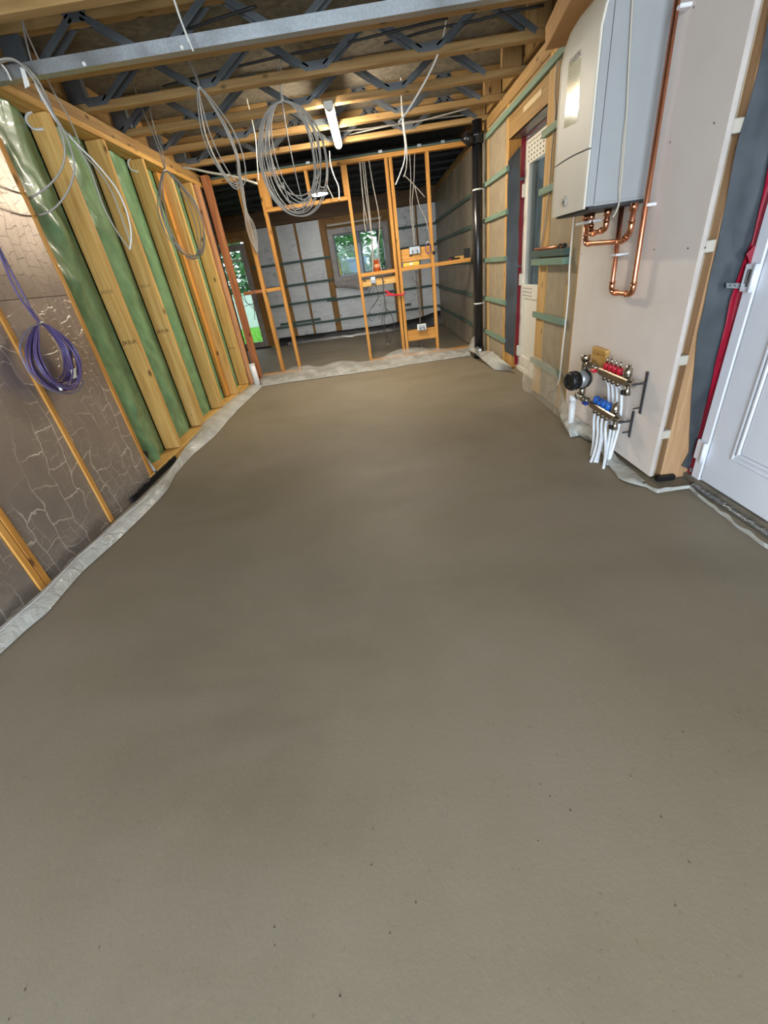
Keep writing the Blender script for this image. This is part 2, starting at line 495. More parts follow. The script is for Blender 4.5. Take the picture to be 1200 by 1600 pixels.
LX = -1.878          # face of the left wall studs
RX = 1.398           # face of the plasterboard on the right
PY = 6.60            # front face of the stud partition
JZ = 2.43            # underside of the joists
RY = 10.0            # rear wall face

# ================================================================== SETTING: floor
rows = []
xs = [-4.2 + 0.15 * i for i in range(40)]
ys = [-2.4 + 0.2 * i for i in range(63)]
for x in xs:
    rows.append([(x, y, 0.006 * nz(x * 0.9, y * 0.9) + 0.0025 * nz(x * 3, y * 2.5, 4) - 0.006) for y in ys])
fg = G().grid(rows)
floor = struct(obj('floor', fg, FLOOR, base=(0, 3, 0)))
floor['label'] = 'freshly laid grey-brown screed floor'
gg = G()
for i in range(420):
    x = random.uniform(-1.7, 1.3); y = random.uniform(0.2, 5.6) ** 1.0; r = random.uniform(0.0006, 0.0019)
    z = 0.006 * nz(x * 0.9, y * 0.9) - 0.006
    gg.box(x - r, x + r * 1.3, y - r, y + r, z, z + r * 1.2, r * 0.4)
gr = obj('grit', gg, plain('grit', '#5f574b', 0.8, var=0.3), floor); gr['kind'] = 'stuff'

# ================================================================== wall_left
wl = struct(obj('wall_left', G().box(-2.2, -2.12, -2.4, 6.45, 0, 2.68).box(-2.12, -2.03, -2.4, 2.95, 0, 2.68), OSB))
def left_stud(y1, w=0.040, mat=PINE, x0=LX, x1=LX - 0.142, z0=0.055, z1=2.30):
    return box('stud', x1, x0, y1 - w, y1, z0, z1, mat['z'], wl, 0.004)
studs = {}
for y in (3.58, 4.20, 4.83, 5.42, 5.99):
    studs[y] = left_stud(y)
left_stud(2.992, 0.038, ORANGE); 
for y in (2.383, 1.757, 1.716, 1.10, 0.48, -0.14, -0.75): left_stud(y, 0.038, ORANGE, LX + 0.002, z0=0.0)
box('packer_stud', LX - 0.142, LX - 0.10, 5.30, 5.379, 0.06, 2.30, ORANGE['z'], wl)
lab(box('end_post', LX - 0.05, LX + 0.012, 6.09, 6.20, 0.02, 2.30, wood('pink_pine', '#a8744c', '#bd8a60', '#cc9c72', 'z'), wl), 'pinkish narrow end post')
lab(box('corner_post', -1.86, -1.775, 6.30, 6.38, 0.02, 2.41, REDPINE['z'], wl), 'red-brown corner post')
box('red_strip', LX - 0.05, LX - 0.03, 6.0, 6.40, 0.02, 2.30, plain('dark_red_film', '#5a1f1a', 0.5, var=0.2), wl, 0)
box('sole_plate', LX - 0.142, LX, 2.94, 6.15, 0.0, 0.052, PINE['y'], wl)
box('top_plate', LX - 0.142, LX + 0.001, -2.4, 6.42, 2.303, 2.343, PINE['y'], wl)
box('binder_plate', LX - 0.16, LX - 0.012, -2.4, 6.42, 2.345, 2.428, JOIST['y'], wl)
# foil faced insulation boards between the near studs
yy = [-2.4, -0.79, -0.18, 0.44, 1.06, 1.676, 2.345, 2.954]
for a, b in zip(yy, yy[1:]):
    a2 = a + 0.038 if a > -2.3 else a
    if abs(b - 1.676) < 1e-3: b2 = 1.676
    else: b2 = b
    if abs(a - 1.676) < 1e-3: a2 = 1.758
    for z0, z1 in ((0.0, 1.30), (1.303, 2.30)):
        rows = []
        nY, nZ = 14, 24
        for i in range(nZ):
            z = z0 + (z1 - z0) * i / (nZ - 1)
            rows.append([(LX - 0.006 + 0.0035 * nz(y_i * 6, z * 6, a) , y_i, z) for y_i in [a2 + 0.002 + (b2 - a2 - 0.004) * k / (nY - 1) for k in range(nY)]])
        g = G().grid(rows)
        g.box(LX - 0.09, LX - 0.012, a2 + 0.003, b2 - 0.003, z0, z1)
        obj('insulation_board', g, FOIL if z0 < 1 else FOILU, wl)

bays = [(2.992, 3.54), (3.58, 4.16), (4.20, 4.79), (4.83, 5.30), (5.42, 5.95), (5.99, 6.15)]
for k, (a, b) in enumerate(bays):
    rows = []
    for i in range(90):
        z = 0.05 + 2.253 * i / 89
        row = []
        for j in range(22):
            t = j / 21; y = a + (b - a) * t
            edge = math.sin(math.pi * t)
            d = 0.035 * edge * (0.6 + 0.8 * nz(z * 1.6, k * 3.3)) + 0.035 * edge * nz(y * 5 + z * 2.0, z * 3.2, k) + 0.03 * edge * abs(nz(y * 11 + z * 4, z * 5, k + 5)) + 0.012 * edge * abs(nz(y * 30 + z * 14, z * 12, k + 8))
            if k == 0 and z < 0.75: d += 0.05 * edge * max(0, nz(y * 4 + z * 6, z * 5, 11)) * (0.75 - z) * 2
            row.append((LX - 0.150 + d, y, z))
        rows.append(row)
    obj('membrane', G().grid(rows), GREENM, wl)
tg = G(); prof = [(3.05, 0.10), (3.16, 0.09), (3.20, 0.16), (3.13, 0.21), (3.12, 0.30), (3.06, 0.27)]
tg.prism([(LX - 0.10, y, z) for y, z in prof], (0.004, 0, 0), 0)
lab(obj('membrane_tear', tg, BLACK, wl), 'black torn hole low in the membrane')
# black ribbed edge strip along the foot of the wall
eg = G()
for i in range(34):
    y = 2.62 + i * 0.022
    eg.box(LX + 0.002, LX + 0.014 + 0.004 * (i % 2), y, y + 0.021, 0.0, 0.042 + 0.006 * nz(i * .4, 0))
obj('edge_strip', eg, BLACK, wl)
# printed grade marks
for y, sx, z in ((3.58, LX - 0.125, 0.0), (4.20, LX - 0.128, 0.0)):
    pass
def grade(y, z, body, size=0.036, parent=None, mat=STAMP):
    yf = y - 0.040 - 0.0008
    return text('grade_stamp', body, size, mat, axes((1, 0, 0), (0, 0, 1), (0, -1, 0), (LX - 0.128, yf, z)), parent)
grade(3.58, 0.93, 'JIKEUR', 0.038, studs[3.58])
grade(3.58, 1.29, 'JIKEUR', 0.030, studs[3.58], plain('faded_stamp', '#8a6a3a', 0.7))
grade(4.20, 0.94, 'JIKEUR', 0.038, studs[4.20])
grade(4.20, 1.31, 'JIKEUR', 0.030, studs[4.20], bpy.data.materials['faded_stamp'])
grade(5.42, 1.02, '81', 0.05, studs[5.42], bpy.data.materials['faded_stamp'])
grade(5.99, 0.52, 'JIKEUR', 0.030, studs[5.99], bpy.data.materials['faded_stamp'])

# ================================================================== wall_right
def slab_with_holes(x0, x1, ya, yb, z1, holes):
    g = G(); ys_ = [ya]
    for (h0, h1, hz0, hz1) in holes:
        g.box(x0, x1, ys_[-1], h0, 0, z1); ys_.append(h1)
        if hz0 > 0: g.box(x0, x1, h0, h1, 0, hz0)
        g.box(x0, x1, h0, h1, hz1, z1)
    g.box(x0, x1, ys_[-1], yb, 0, z1)
    return g
wr = struct(obj('wall_right', slab_with_holes(1.50, 1.58, -2.4, RY + 0.2, 2.68, [(0.95, 2.04, 0, 2.08), (4.05, 5.06, 0, 2.08)]), OSB))
WX = 1.436
pg = G().box(RX, RX + 0.022, 2.03, 3.19, 0.03, JZ - 0.01, 0.0)
pb = obj('plasterboard', pg, PLASTER, wr)
eg = G()                                   # torn paper edge of the board
rows = []
for i in range(60):
    z = 0.03 + (JZ - 0.04) * i / 59
    w = 0.0025 * nz(z * 14, 2) + 0.002 * nz(z * 40, 5)
    rows.append([(RX + 0.001, 2.0285 + w * 0.3, z), (RX + 0.008, 2.0265 + w, z), (RX + 0.016, 2.0265 - w, z), (RX + 0.021, 2.0285, z)])
obj('board_edge', eg.grid(rows), PLEDGE, pb)
for (py, pz) in [p[1:] for p in [(1.398,2.379,1.929),(1.398,2.109,1.522),(1.398,2.382,1.521),(1.398,1.999,1.106),(1.398,2.108,1.108),(1.398,2.360,1.113),(1.398,3.172,1.117),(1.398,3.180,0.717),(1.398,2.609,1.507)]]:
    g = G().lathe((RX - 0.0004, py, pz), (1, 0, 0), [(0, 0.004), (0.0006, 0.004)], 10)
    obj('screw_head', g, DARKP, pb)
# studs behind, insulation between
def rstud(y0, y1, z0=0.0, z1=2.40, m=ORANGE): return box('stud', WX, 1.50, y0, y1, z0, z1, m['z'], wr)
def rstud(y0, y1, z0=0.0, z1=2.40, m=PINE): return box('stud', WX, 1.50, y0, y1, z0, z1, m['z'], wr)
RS = [(3.22, 3.30), (3.42, 3.46), (3.88, 4.06), (5.06, 5.13), (5.80, 5.90), (6.55, 6.63), (7.2, 7.24), (7.9, 7.94), (8.6, 8.64), (9.3, 9.34)]
for a, b in RS: rstud(a, b)
box('stud', 1.462, 1.66, 2.032, 2.085, 0.0, 2.10, wood('brown_pine', '#8f6d4a', '#ab8560', '#bd9a74', 'z'), wr)      # door reveal post
edges = [(2.08, 3.22), (3.30, 3.42), (3.46, 3.88), (5.13, 5.80), (5.90, 6.55), (6.63, 7.2), (7.24, 7.9), (7.94, 8.6), (8.64, 9.3), (9.34, RY)]
for k, (a, b) in enumerate(edges):
    rows = []
    for i in range(16):
        z = 0.0 + 2.4 * i / 15
        rows.append([(WX + 0.008 + 0.006 * nz(y * 4, z * 4, k), y, z) for y in [a + (b - a) * j / 6 for j in range(7)]])
    g = G().grid(rows); g.box(WX + 0.02, 1.50, a, b, 0, 2.4)
    obj('insulation_board', g, INSUL if b < 6 else INSULG, wr)
box('head_plate', WX - 0.004, 1.50, 3.19, RY, 2.335, 2.428, JOIST['y'], wr)
box('lintel', WX + 0.002, 1.50, 4.06, 5.06, 2.08, 2.22, JOIST['y'], wr)
box('lintel_board', WX + 0.006, 1.50, 4.06, 5.06, 2.22, 2.335, JOIST['y'], wr)
box('packer', WX - 0.004, WX + 0.002, 4.2, 4.62, 2.16, 2.20, plain('pale_osb', '#c9b48c', 0.8), wr)
box('reveal_post', 1.44, 1.62, 5.052, 5.10, 0.0, 2.08, ORANGE['z'], wr)
box('reveal_post', 1.50, 1.62, 4.02, 4.063, 0.0, 2.08, ORANGE['z'], wr)
box('reveal_head', 1.44, 1.62, 4.02, 5.10, 2.08, 2.12, ORANGE['y'], wr)
box('reveal_post', 1.58, 1.62, 0.90, 0.95, 0.0, 2.10, ORANGE['z'], wr)
box('reveal_head', WX, 1.66, 0.90, 2.08, 2.08, 2.12, ORANGE['y'], wr)
# battens
T = TREATED
def batten(y0, y1, z0, m=T, x0=1.408, h=0.045, tilt=0): 
    return box('batten', x0, WX - 0.001, y0, y1, z0, z0 + h, m['y'], wr, 0.002)
batten(3.20, 5.86, 2.245)
for z in (1.84, 1.505, 1.105, 0.69, 0.30): batten(5.0, 5.95, z)
for z in (1.885, 1.535, 0.655, 0.262): batten(3.40, 4.08, z)
batten(3.40, 4.06, 1.062, x0=1.37); lab(batten(3.43, 4.12, 1.118, wood and OLDBATTEN, x0=1.385), 'darker greener upper batten of the pair')
for z in (1.84, 1.505, 1.105, 0.69, 0.30): batten(6.70, RY - 0.03, z, OLDBATTEN)
# batten ends (white spacers) showing behind the plasterboard edge
for z in (1.47, 1.085, 0.62, 0.245, 1.86, 2.24): lab(box('batten', RX + 0.023, 1.461, 2.028, 2.6, z, z + 0.045, SOFTB, wr), 'pale batten end behind the plasterboard')
# clear vapour sheet over studs and insulation
for (a, b, z0) in ((3.20, 4.06, 0.28), (5.06, 5.95, 0.1)):
    rows = []
    for i in range(30):
        z = z0 + (2.3 - z0) * i / 29
        rows.append([(WX - 0.003 - 0.010 * max(0, nz(y * 5, z * 3, 3)), y, z) for y in [a + (b - a) * j / 12 for j in range(13)]])
    obj('vapour_sheet', G().grid(rows), VAPOUR, wr)
rows = []
for i in range(24):
    z = 0.02 + 2.3 * i / 23
    rows.append([(WX - 0.004 - 0.014 * abs(nz(y * 9, z * 1.2, 6)) - (0.03 * max(0, 0.3 - z) / .3 * (1 + nz(y * 6, 3))), y, z + (0.04 * nz(y * 4, 9) if i == 0 else 0)) for y in [6.66 + (RY - 6.7) * j / 50 for j in range(51)]])
obj('vapour_sheet', G().grid(rows), m_film('grey_vapour_sheet', '#8f8574', 0.62, 0.4, 0.2), wr)
# membranes on the reveals of the far doorway
def ribbon(name, left, right, mat, n=30, m=6, wr_=0.006, parent=wr, seed=0):
    return sheet(name, left, right, mat, n, m, (0, 0, 0), wr_, 6, parent, seed)
ribbon('grey_membrane', [(1.432, 5.03, 1.92), (1.432, 5.03, 1.0), (1.436, 5.03, 0.2)], [(1.545, 5.03, 2.02), (1.56, 5.025, 1.0), (1.55, 5.03, 0.12)], DARKM, wr_=0.007)
ribbon('grey_membrane', [(1.45, 4.08, 2.074), (1.45, 5.02, 2.074)], [(1.57, 4.08, 2.074), (1.57, 5.02, 2.074)], DARKM, wr_=0.004)
ribbon('red_tape', [(1.556, 5.045, 2.07), (1.565, 5.04, 1.0), (1.56, 5.045, 0.03)], [(1.612, 5.05, 2.07), (1.612, 5.05, 1.0), (1.612, 5.05, 0.02)], REDT)
ribbon('red_tape', [(1.56, 4.06, 2.07), (1.56, 5.05, 2.07)], [(1.605, 4.06, 2.074), (1.605, 5.05, 2.074)], REDT)
# near doorway: grey membrane and red tape hanging over the reveal
ribbon('grey_membrane', [(1.453,2.025,1.835),(1.453,2.025,1.761),(1.461,2.025,1.631),(1.454,2.025,1.541),(1.446,2.025,1.446),(1.456,2.025,1.289),(1.464,2.025,1.115),(1.469,2.025,0.947),(1.475,2.025,0.749),(1.508,2.025,0.523),(1.558,2.025,0.268),(1.582,2.025,0.157),(1.558,2.025,0.073)], [(1.556,2.018,1.821),(1.559,2.018,1.746),(1.577,2.018,1.616),(1.581,2.018,1.501),(1.589,2.018,1.371),(1.604,2.018,1.207),(1.613,2.018,1.050),(1.599,2.018,0.880),(1.605,2.018,0.774),(1.604,2.018,0.604),(1.622,2.018,0.414),(1.659,2.018,0.239),(1.639,2.018,0.141),(1.647,2.018,0.025)], GREYM, 44, 8, 0.006)
ribbon('red_tape', [(1.552,2.010,1.746),(1.562,2.010,1.536),(1.590,2.010,1.291),(1.598,2.010,1.109),(1.585,2.010,1.060),(1.569,2.010,0.887),(1.581,2.010,0.778),(1.579,2.010,0.608),(1.596,2.010,0.420),(1.621,2.010,0.289)], [(1.656,2.002,1.731),(1.651,2.002,1.524),(1.646,2.002,1.252),(1.681,2.002,1.076),(1.682,2.002,0.946),(1.691,2.002,0.826),(1.679,2.002,0.747),(1.678,2.002,0.597),(1.686,2.002,0.423),(1.649,2.002,0.261)], REDT, 40, 6, 0.005)
ribbon('red_tape', [(1.566,1.985,1.060),(1.587,1.985,1.084),(1.617,1.985,1.103),(1.648,1.985,1.117)], [(1.595,1.985,1.010),(1.625,1.985,1.029),(1.649,1.985,1.054),(1.668,1.985,1.074)], REDT, 14, 5, 0.006)
ribbon('red_tape', [(1.638,2.000,0.122),(1.644,2.000,0.046)], [(1.668,2.000,0.209),(1.669,2.000,-0.024)], REDT, 10, 4, 0.004)
for (a, b, y) in (([(1.524,2.000,0.961),(1.530,2.000,0.941)], [(1.626,2.000,0.946),(1.631,2.000,0.923)], 0), ([(1.590,2.000,0.069),(1.593,2.000,0.045)], [(1.667,2.000,0.062),(1.670,2.000,0.038)], 0)):
    g = G(); p = [Vector(v) for v in (a[0], b[0], b[1], a[1])]
    g.prism([v + Vector((0, -0.004, 0)) for v in p], (0, 0.0025, 0), 0)
    st = obj('fixing_strap', g, STEEL, wr)
    for k in range(4):
        c = p[0].lerp(p[1], 0.15 + 0.22 * k).lerp(p[3].lerp(p[2], 0.15 + 0.22 * k), 0.5)
        obj('strap_hole', G().lathe(c + Vector((0, -0.0046, 0)), (0, 1, 0), [(0, 0.0035), (0.001, 0.0035)], 8), DARKP, st)
# sliver of dark damp course under the reveal post
box('damp_course', WX + 0.002, 1.53, 2.005, 2.04, 0.0, 0.03, BLACK, wr)
box('jamb_lining', 1.604, 1.66, 1.984, 2.046, 0.0, 2.10, REDT, wr)

# ================================================================== near door (right)
DX = 1.60
d1 = struct(obj('door_1', G().box(DX, DX + 0.044, 1.015, 1.921, 0.035, 2.05, 0.004), DOORW))
d1['label'] = 'white moulded panel door at the right edge'
fr = G().box(DX - 0.004, DX + 0.06, 1.928, 1.985, 0.02, 2.075, 0.003).box(DX - 0.004, DX + 0.06, 0.955, 1.008, 0.02, 2.075, 0.003).box(DX - 0.004, DX + 0.06, 1.008, 1.928, 2.056, 2.075, 0.002)
obj('door_frame', fr, UPVC if False else DOORW, d1)
def panel(y0, y1, z0, z1, parent):
    g = G()
    for (i, d) in ((0.0, 0.007), (0.028, 0.012)):
        w = 0.014
        a0, a1, b0, b1 = y0 + i, y1 - i, z0 + i, z1 - i
        g.box(DX - d, DX + 0.001, a0, a0 + w, b0, b1, 0.003).box(DX - d, DX + 0.001, a1 - w, a1, b0, b1, 0.003)
        g.box(DX - d, DX + 0.001, a0 + w, a1 - w, b0, b0 + w, 0.003).box(DX - d, DX + 0.001, a0 + w, a1 - w, b1 - w, b1, 0.003)
    g.box(DX - 0.006, DX + 0.001, y0 + 0.045, y1 - 0.045, z0 + 0.045, z1 - 0.045, 0.005)
    obj('moulded_panel', g, DOORW, parent)
for (y0, y1) in ((1.51, 1.775), (1.16, 1.43)):
    for (z0, z1) in ((0.215, 0.85), (0.98, 1.60), (1.70, 1.93)): panel(y0, y1, z0, z1, d1)
for z in (0.135, 0.92, 1.72):
    h = obj('hinge', G().box(DX - 0.018, DX - 0.004, 1.922, 1.990, z, z + 0.105, 0.004), DOORW, d1)
    obj('hinge_pin', G().cyl((DX - 0.022, 1.925, z), (DX - 0.022, 1.925, z + 0.105), 0.009, 12), DOORW, h)
    if z > 0.5: obj('bar_code', G().box(DX - 0.0186, DX - 0.018, 1.95, 1.963, z + 0.02, z + 0.085).box(DX - 0.0186, DX - 0.018, 1.966, 1.972, z + 0.03, z + 0.085), INK, h)
tg = G()
for i in range(70):
    y = 0.98 + 0.0136 * i
    r = random.uniform(0.004, 0.010)
    tg.box(DX - 0.034 + 0.010 * nz(i, 3), DX - 0.014, y, y + 0.014, -0.004, 0.006 + r, 0.003)
lab(obj('threshold', tg, SILVERT, d1), 'ragged silvery sill strip with crumbs')
box('sill', DX - 0.012, DX + 0.08, 0.90, 2.05, -0.05, 0.030, plain('dusty_sill', '#6f675a', 0.7, var=0.4), d1)

# ================================================================== far door in the right wall
d2 = struct(obj('door_2', G().box(DX - 0.02, DX + 0.08, 4.02, 5.1, -0.05, 0.03).box(DX, DX + 0.06, 4.99, 5.055, 0.0, 2.07, 0.003).box(DX, DX + 0.06, 4.07, 4.13, 0.0, 2.07, 0.003).box(DX, DX + 0.06, 4.13, 4.99, 2.02, 2.07, 0.003).box(DX, DX + 0.06, 4.13, 4.99, 0.0, 0.05, 0.003), UPVC))
d2['label'] = 'white half-glazed door set deep in the right wall'
lf = G()
Y0, Y1 = 4.14, 4.985
lf.box(DX - 0.012, DX + 0.045, Y1 - 0.085, Y1, 0.055, 2.01, 0.004).box(DX - 0.012, DX + 0.045, Y0, Y0 + 0.085, 0.055, 2.01, 0.004)
lf.box(DX - 0.012, DX + 0.045, Y0 + 0.085, Y1 - 0.085, 1.86, 2.01, 0.004).box(DX - 0.012, DX + 0.045, Y0 + 0.085, Y1 - 0.085, 0.055, 0.16, 0.004)
lf.box(DX - 0.012, DX + 0.045, Y0 + 0.085, Y1 - 0.085, 0.74, 0.87, 0.004).box(DX, DX + 0.03, Y0 + 0.08, Y1 - 0.08, 0.15, 0.75, 0.004)
leaf = obj('door_leaf', lf, UPVC, d2)
obj('pane', G().box(DX + 0.014, DX + 0.022, Y0 + 0.08, Y1 - 0.08, 0.865, 1.865), GLASS, leaf)
sl = G()
for k in range(5): sl.box(DX + 0.03, DX + 0.045, Y1 - 0.10 - 0.03 * k, Y1 - 0.085 - 0.03 * k, 0.87, 1.86)
obj('glazing_bead', sl, DARKM, leaf)
vs_ = G()
for r in range(4):
    for c in range(7):
        y = Y1 - 0.06 - c * 0.075; vs_.box(DX - 0.0135, DX - 0.0115, y - 0.026, y, 1.876 + r * 0.033, 1.888 + r * 0.033)
for r in range(3):
    for c in range(5):
        y = Y1 - 0.06 - c * 0.06; vs_.box(DX - 0.0135, DX - 0.0115, y - 0.022, y, 0.765 + r * 0.033, 0.777 + r * 0.033)
obj('printed_film', vs_, INK, leaf)
for z in (0.14, 0.86, 1.62):
    h = obj('hinge', G().box(DX - 0.03, DX + 0.0, 4.985, 5.03, z, z + 0.11, 0.004), UPVC, d2)
box('strap', 1.545, 1.60, 5.035, 5.045, 1.76, 1.785, DSTEEL, d2)
box('strap', 1.50, 1.60, 5.035, 5.045, 1.03, 1.05, DSTEEL, d2)

# ================================================================== ceiling and joists
ceil = struct(obj('ceiling', G().box(-2.2, 1.6, -2.4, 6.75, 2.68, 2.72).box(-4.3, 1.6, 6.75, RY + 0.2, 2.70, 2.74), DECK))
jY = [2.95 - 0.613 * k for k in range(1, 7)][::-1] + [2.95, 3.60, 4.165, 4.79, 5.41, 6.03]
for k, y in enumerate(jY):
    j = box('joist', -2.03, 1.49, y - 0.072, y, JZ, JZ + 0.047, JOIST['x'], ceil)
    box('top_chord', -2.03, 1.49, y - 0.072, y, 2.632, 2.679, JOIST['x'], j)
    if y < 1.5: continue
    x = -2.0 + 0.1 * (k % 3)
    while x < 1.1:
        for side in (-0.0745, 0.0015):
            yy0 = y + side
            g = G()
            xt = x + 0.40
            # V shaped pressed metal web: two sloping channels and a nail plate
            for (xa, za, xb, zb) in ((x + 0.06, 2.465, xt - 0.03, 2.655), (xt + 0.03, 2.655, x + 0.74, 2.465)):
                L = math.hypot(xb - xa, zb - za); an = math.atan2(zb - za, xb - xa)
                M = Matrix.Translation((xa, yy0, za)) @ Matrix.Rotation(-an, 4, 'Y')
                g.box(0, L, 0, 0.002, -0.018, 0.018, 0, M)
                g.box(0, L, -0.005 if side < 0 else 0.002, 0 if side < 0 else 0.007, -0.006, 0.006, 0, M)
            g.prism([(xt - 0.075, yy0, 2.678), (xt - 0.05, yy0, 2.63), (xt + 0.05, yy0, 2.63), (xt + 0.075, yy0, 2.678)], (0, 0.0018, 0), 0)
            obj('metal_web', g, DSTEEL, j)
        g = G()
        for side in (-0.0745, 0.0015):
            for xx in (x,):
                g.prism([(xx - 0.10, y + side, 2.50), (xx - 0.06, y + side, 2.452), (xx + 0.06, y + side, 2.452), (xx + 0.10, y + side, 2.50)], (0, 0.0018, 0), 0)
        obj('nail_plate', g, DSTEEL, j)
        x += 0.80
# rim boards on the wall plates, end blocks
box('rim_board', -2.03, -1.99, -2.4, 6.6, JZ, 2.679, JOIST['y'], ceil)
box('rim_board', 1.45, 1.49, 3.2, 6.6, JZ + 0.05, 2.63, JOIST['y'], ceil)
for y in jY[6:]:
    box('end_block', -1.99, -1.86, y - 0.068, y - 0.006, JZ + 0.048, 2.631, DSTEEL, ceil)
    box('end_block', 1.28, 1.44, y - 0.068, y - 0.006, JZ + 0.048, 2.631, JOIST['z'], ceil)
# rear room ceiling: black sheet sagging over closely spaced laths
rows = []
for i in range(140):
    y = 6.74 + (RY - 6.74) * i / 139
    rows.append([(-4.2 + 5.72 * q / 70, y, 2.47 + 0.022 * math.sin(y * 42 + 1.5 * nz(q * .15, y * 2)) + 0.035 * nz(q * 0.35, y * 5, 2) - 0.02 * abs(nz(q * .9, y * 11, 8))) for q in range(71)])
obj('black_membrane', G().grid(rows), plain('black_sheet', '#15191c', 0.7, var=0.3), ceil)
for y in (7.2, 7.7, 8.2, 8.9, 9.4): box('ceiling_lath', -4.2, 1.49, y, y + 0.045, 2.400, 2.425, bpy.data.materials['black_sheet'], ceil)

# ================================================================== stud partition
wp = struct(obj('wall_partition', G().box(-1.98, 1.40, PY, PY + 0.089, 2.363, 2.408, 0.003), ORANGE['x']))
wp['label'] = 'open timber stud partition with doorway, across the back'
box('ceiling_batten', -1.84, 1.38, PY - 0.006, PY + 0.05, 2.409, 2.43, OLDBATTEN['x'], wp)
def ps(px0, px1, z0=0.03, z1=2.362, name='stud', d=0.089, y=PY): return box(name, px0, px1, y, y + d, z0, z1, ORANGE['z'], wp)
ps(-1.535, -1.490)
ps(-1.270, -1.228); ps(-1.228, -1.150, 2.05, 2.362, 'jack_stud')
ps(-0.665, -0.625, 2.05)
ps(-0.168, -0.128); ps(-0.206, -0.168, 2.05, 2.362, 'jack_stud')
ps(0.345, 0.386); ps(0.400, 0.441)
ps(0.855, 0.897)
box('door_head', -1.228, -0.168, PY, PY + 0.089, 2.005, 2.048, ORANGE['x'], wp)
box('noggin', -1.80, -1.535, PY, PY + 0.089, 1.115, 1.160, REDPINE['x'], wp)
box('noggin', -1.490, -1.270, PY, PY + 0.089, 1.115, 1.160, ORANGE['x'], wp)
box('noggin', -0.128, 0.345, PY, PY + 0.145, 1.130, 1.175, ORANGE['x'], wp)
box('noggin', 0.441, 0.855, PY, PY + 0.089, 1.130, 1.178, ORANGE['x'], wp)
box('noggin', 0.897, 1.395, PY, PY + 0.089, 1.130, 1.178, ORANGE['x'], wp)
box('fixing_board', -0.128, 0.345, PY + 0.045, PY + 0.067, 1.005, 1.092, PINE['x'], wp)
box('fixing_board', 0.441, 0.855, PY + 0.045, PY + 0.067, 1.235, 1.385, ORANGE['x'], wp)
box('fixing_board', 0.441, 0.855, PY + 0.02, PY + 0.042, 0.215, 0.365, ORANGE['x'], wp)
box('sole_plate', -1.82, -1.23, PY, PY + 0.089, 0.0, 0.03, ORANGE['x'], wp)
box('sole_plate', -0.17, 1.40, PY, PY + 0.089, 0.0, 0.03, ORANGE['x'], wp)
for x in (-1.62, -1.05, -0.62, 0.28, 0.76, 1.05):
    box('joist_clip', x, x + 0.05, PY - 0.012, PY - 0.002, 2.412, 2.442, STEEL, wp)

# ================================================================== rear wall
holes = [(-3.45, -2.46, 0, 2.02), (-0.76, 0.46, 1.06, 2.0)]
def rear_slab(y0, y1):
    g = G(); x = -4.2
    for (a, b, z0, z1) in holes:
        g.box(x, a, y0, y1, 0, 2.7); x = b
        if z0 > 0: g.box(a, b, y0, y1, 0, z0)
        g.box(a, b, y0, y1, z1, 2.7)
    g.box(x, 1.6, y0, y1, 0, 2.7); return g
wre = struct(obj('wall_rear', rear_slab(RY + 0.09, RY + 0.2), OSB))
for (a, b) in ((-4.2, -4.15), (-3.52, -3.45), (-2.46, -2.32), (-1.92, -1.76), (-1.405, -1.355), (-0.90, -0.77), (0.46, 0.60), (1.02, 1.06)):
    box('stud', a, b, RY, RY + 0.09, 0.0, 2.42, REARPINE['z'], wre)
for (a, b, z0, z1) in ((-4.15, -3.52, 0.1, 2.3), (-2.32, -1.92, 0.1, 2.18), (-1.76, -1.405, 0.1, 2.18), (-1.355, -0.90, 0.1, 2.18), (-0.77, -0.15, 0.1, 0.96), (-0.15, 0.46, 0.1, 0.96), (0.60, 1.02, 0.1, 2.18), (1.06, 1.43, 0.1, 2.18)):
    rows = []
    for i in range(14):
        z = z0 + (z1 - z0) * i / 13
        rows.append([(x, RY + 0.012 + 0.006 * nz(x * 5, z * 5), z) for x in [a + (b - a) * j / 8 for j in range(9)]])
    g = G().grid(rows); g.box(a, b, RY + 0.02, RY + 0.09, z0, z1)
    obj('insulation_board', g, FOILR, wre)
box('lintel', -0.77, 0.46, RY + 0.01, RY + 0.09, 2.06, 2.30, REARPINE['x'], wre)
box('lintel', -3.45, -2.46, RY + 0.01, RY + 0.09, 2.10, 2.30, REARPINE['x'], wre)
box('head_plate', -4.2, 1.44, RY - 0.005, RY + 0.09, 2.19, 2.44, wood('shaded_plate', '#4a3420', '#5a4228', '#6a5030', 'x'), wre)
for (a, b, z) in ((-2.40, -0.78, 1.535), (-2.40, -0.78, 1.13), (-2.30, -0.80, 0.785), (-2.2, 1.42, 0.355), (-1.0, 1.42, 0.755), (0.50, 1.42, 1.84), (0.50, 1.42, 1.49), (0.50, 0.80, 0.46), (-2.1, -1.2, 0.42)):
    box('batten', a, b, RY - 0.026, RY - 0.001, z - 0.022, z + 0.022, OLDBATTEN['x'], wre)
up_ = sheet('upstand_sheet', [(-2.2, RY - 0.035, 0.16), (-1.0, RY - 0.035, 0.14), (0.2, RY - 0.035, 0.13), (0.9, RY - 0.04, 0.17), (1.42, RY - 0.05, 0.26)], [(-2.2, RY - 0.12, 0.0), (1.42, RY - 0.14, 0.0)], BLACK, 40, 6, (0, -0.02, 0.02), 0.012, 5, wre)
sheet('foil_skirt', [(-2.0, RY - 0.10, 0.06), (0.5, RY - 0.10, 0.05)], [(-2.0, RY - 0.17, 0.0), (0.5, RY - 0.18, 0.0)], SILVERT, 40, 5, (0, -0.01, 0.015), 0.012, 6, wre)
struct(obj('wall_far_left', G().box(-4.3, -4.2, 6.3, RY + 0.2, 0, 2.74).box(-4.3, -2.03, 6.30, 6.40, 0, 2.74), OSB))
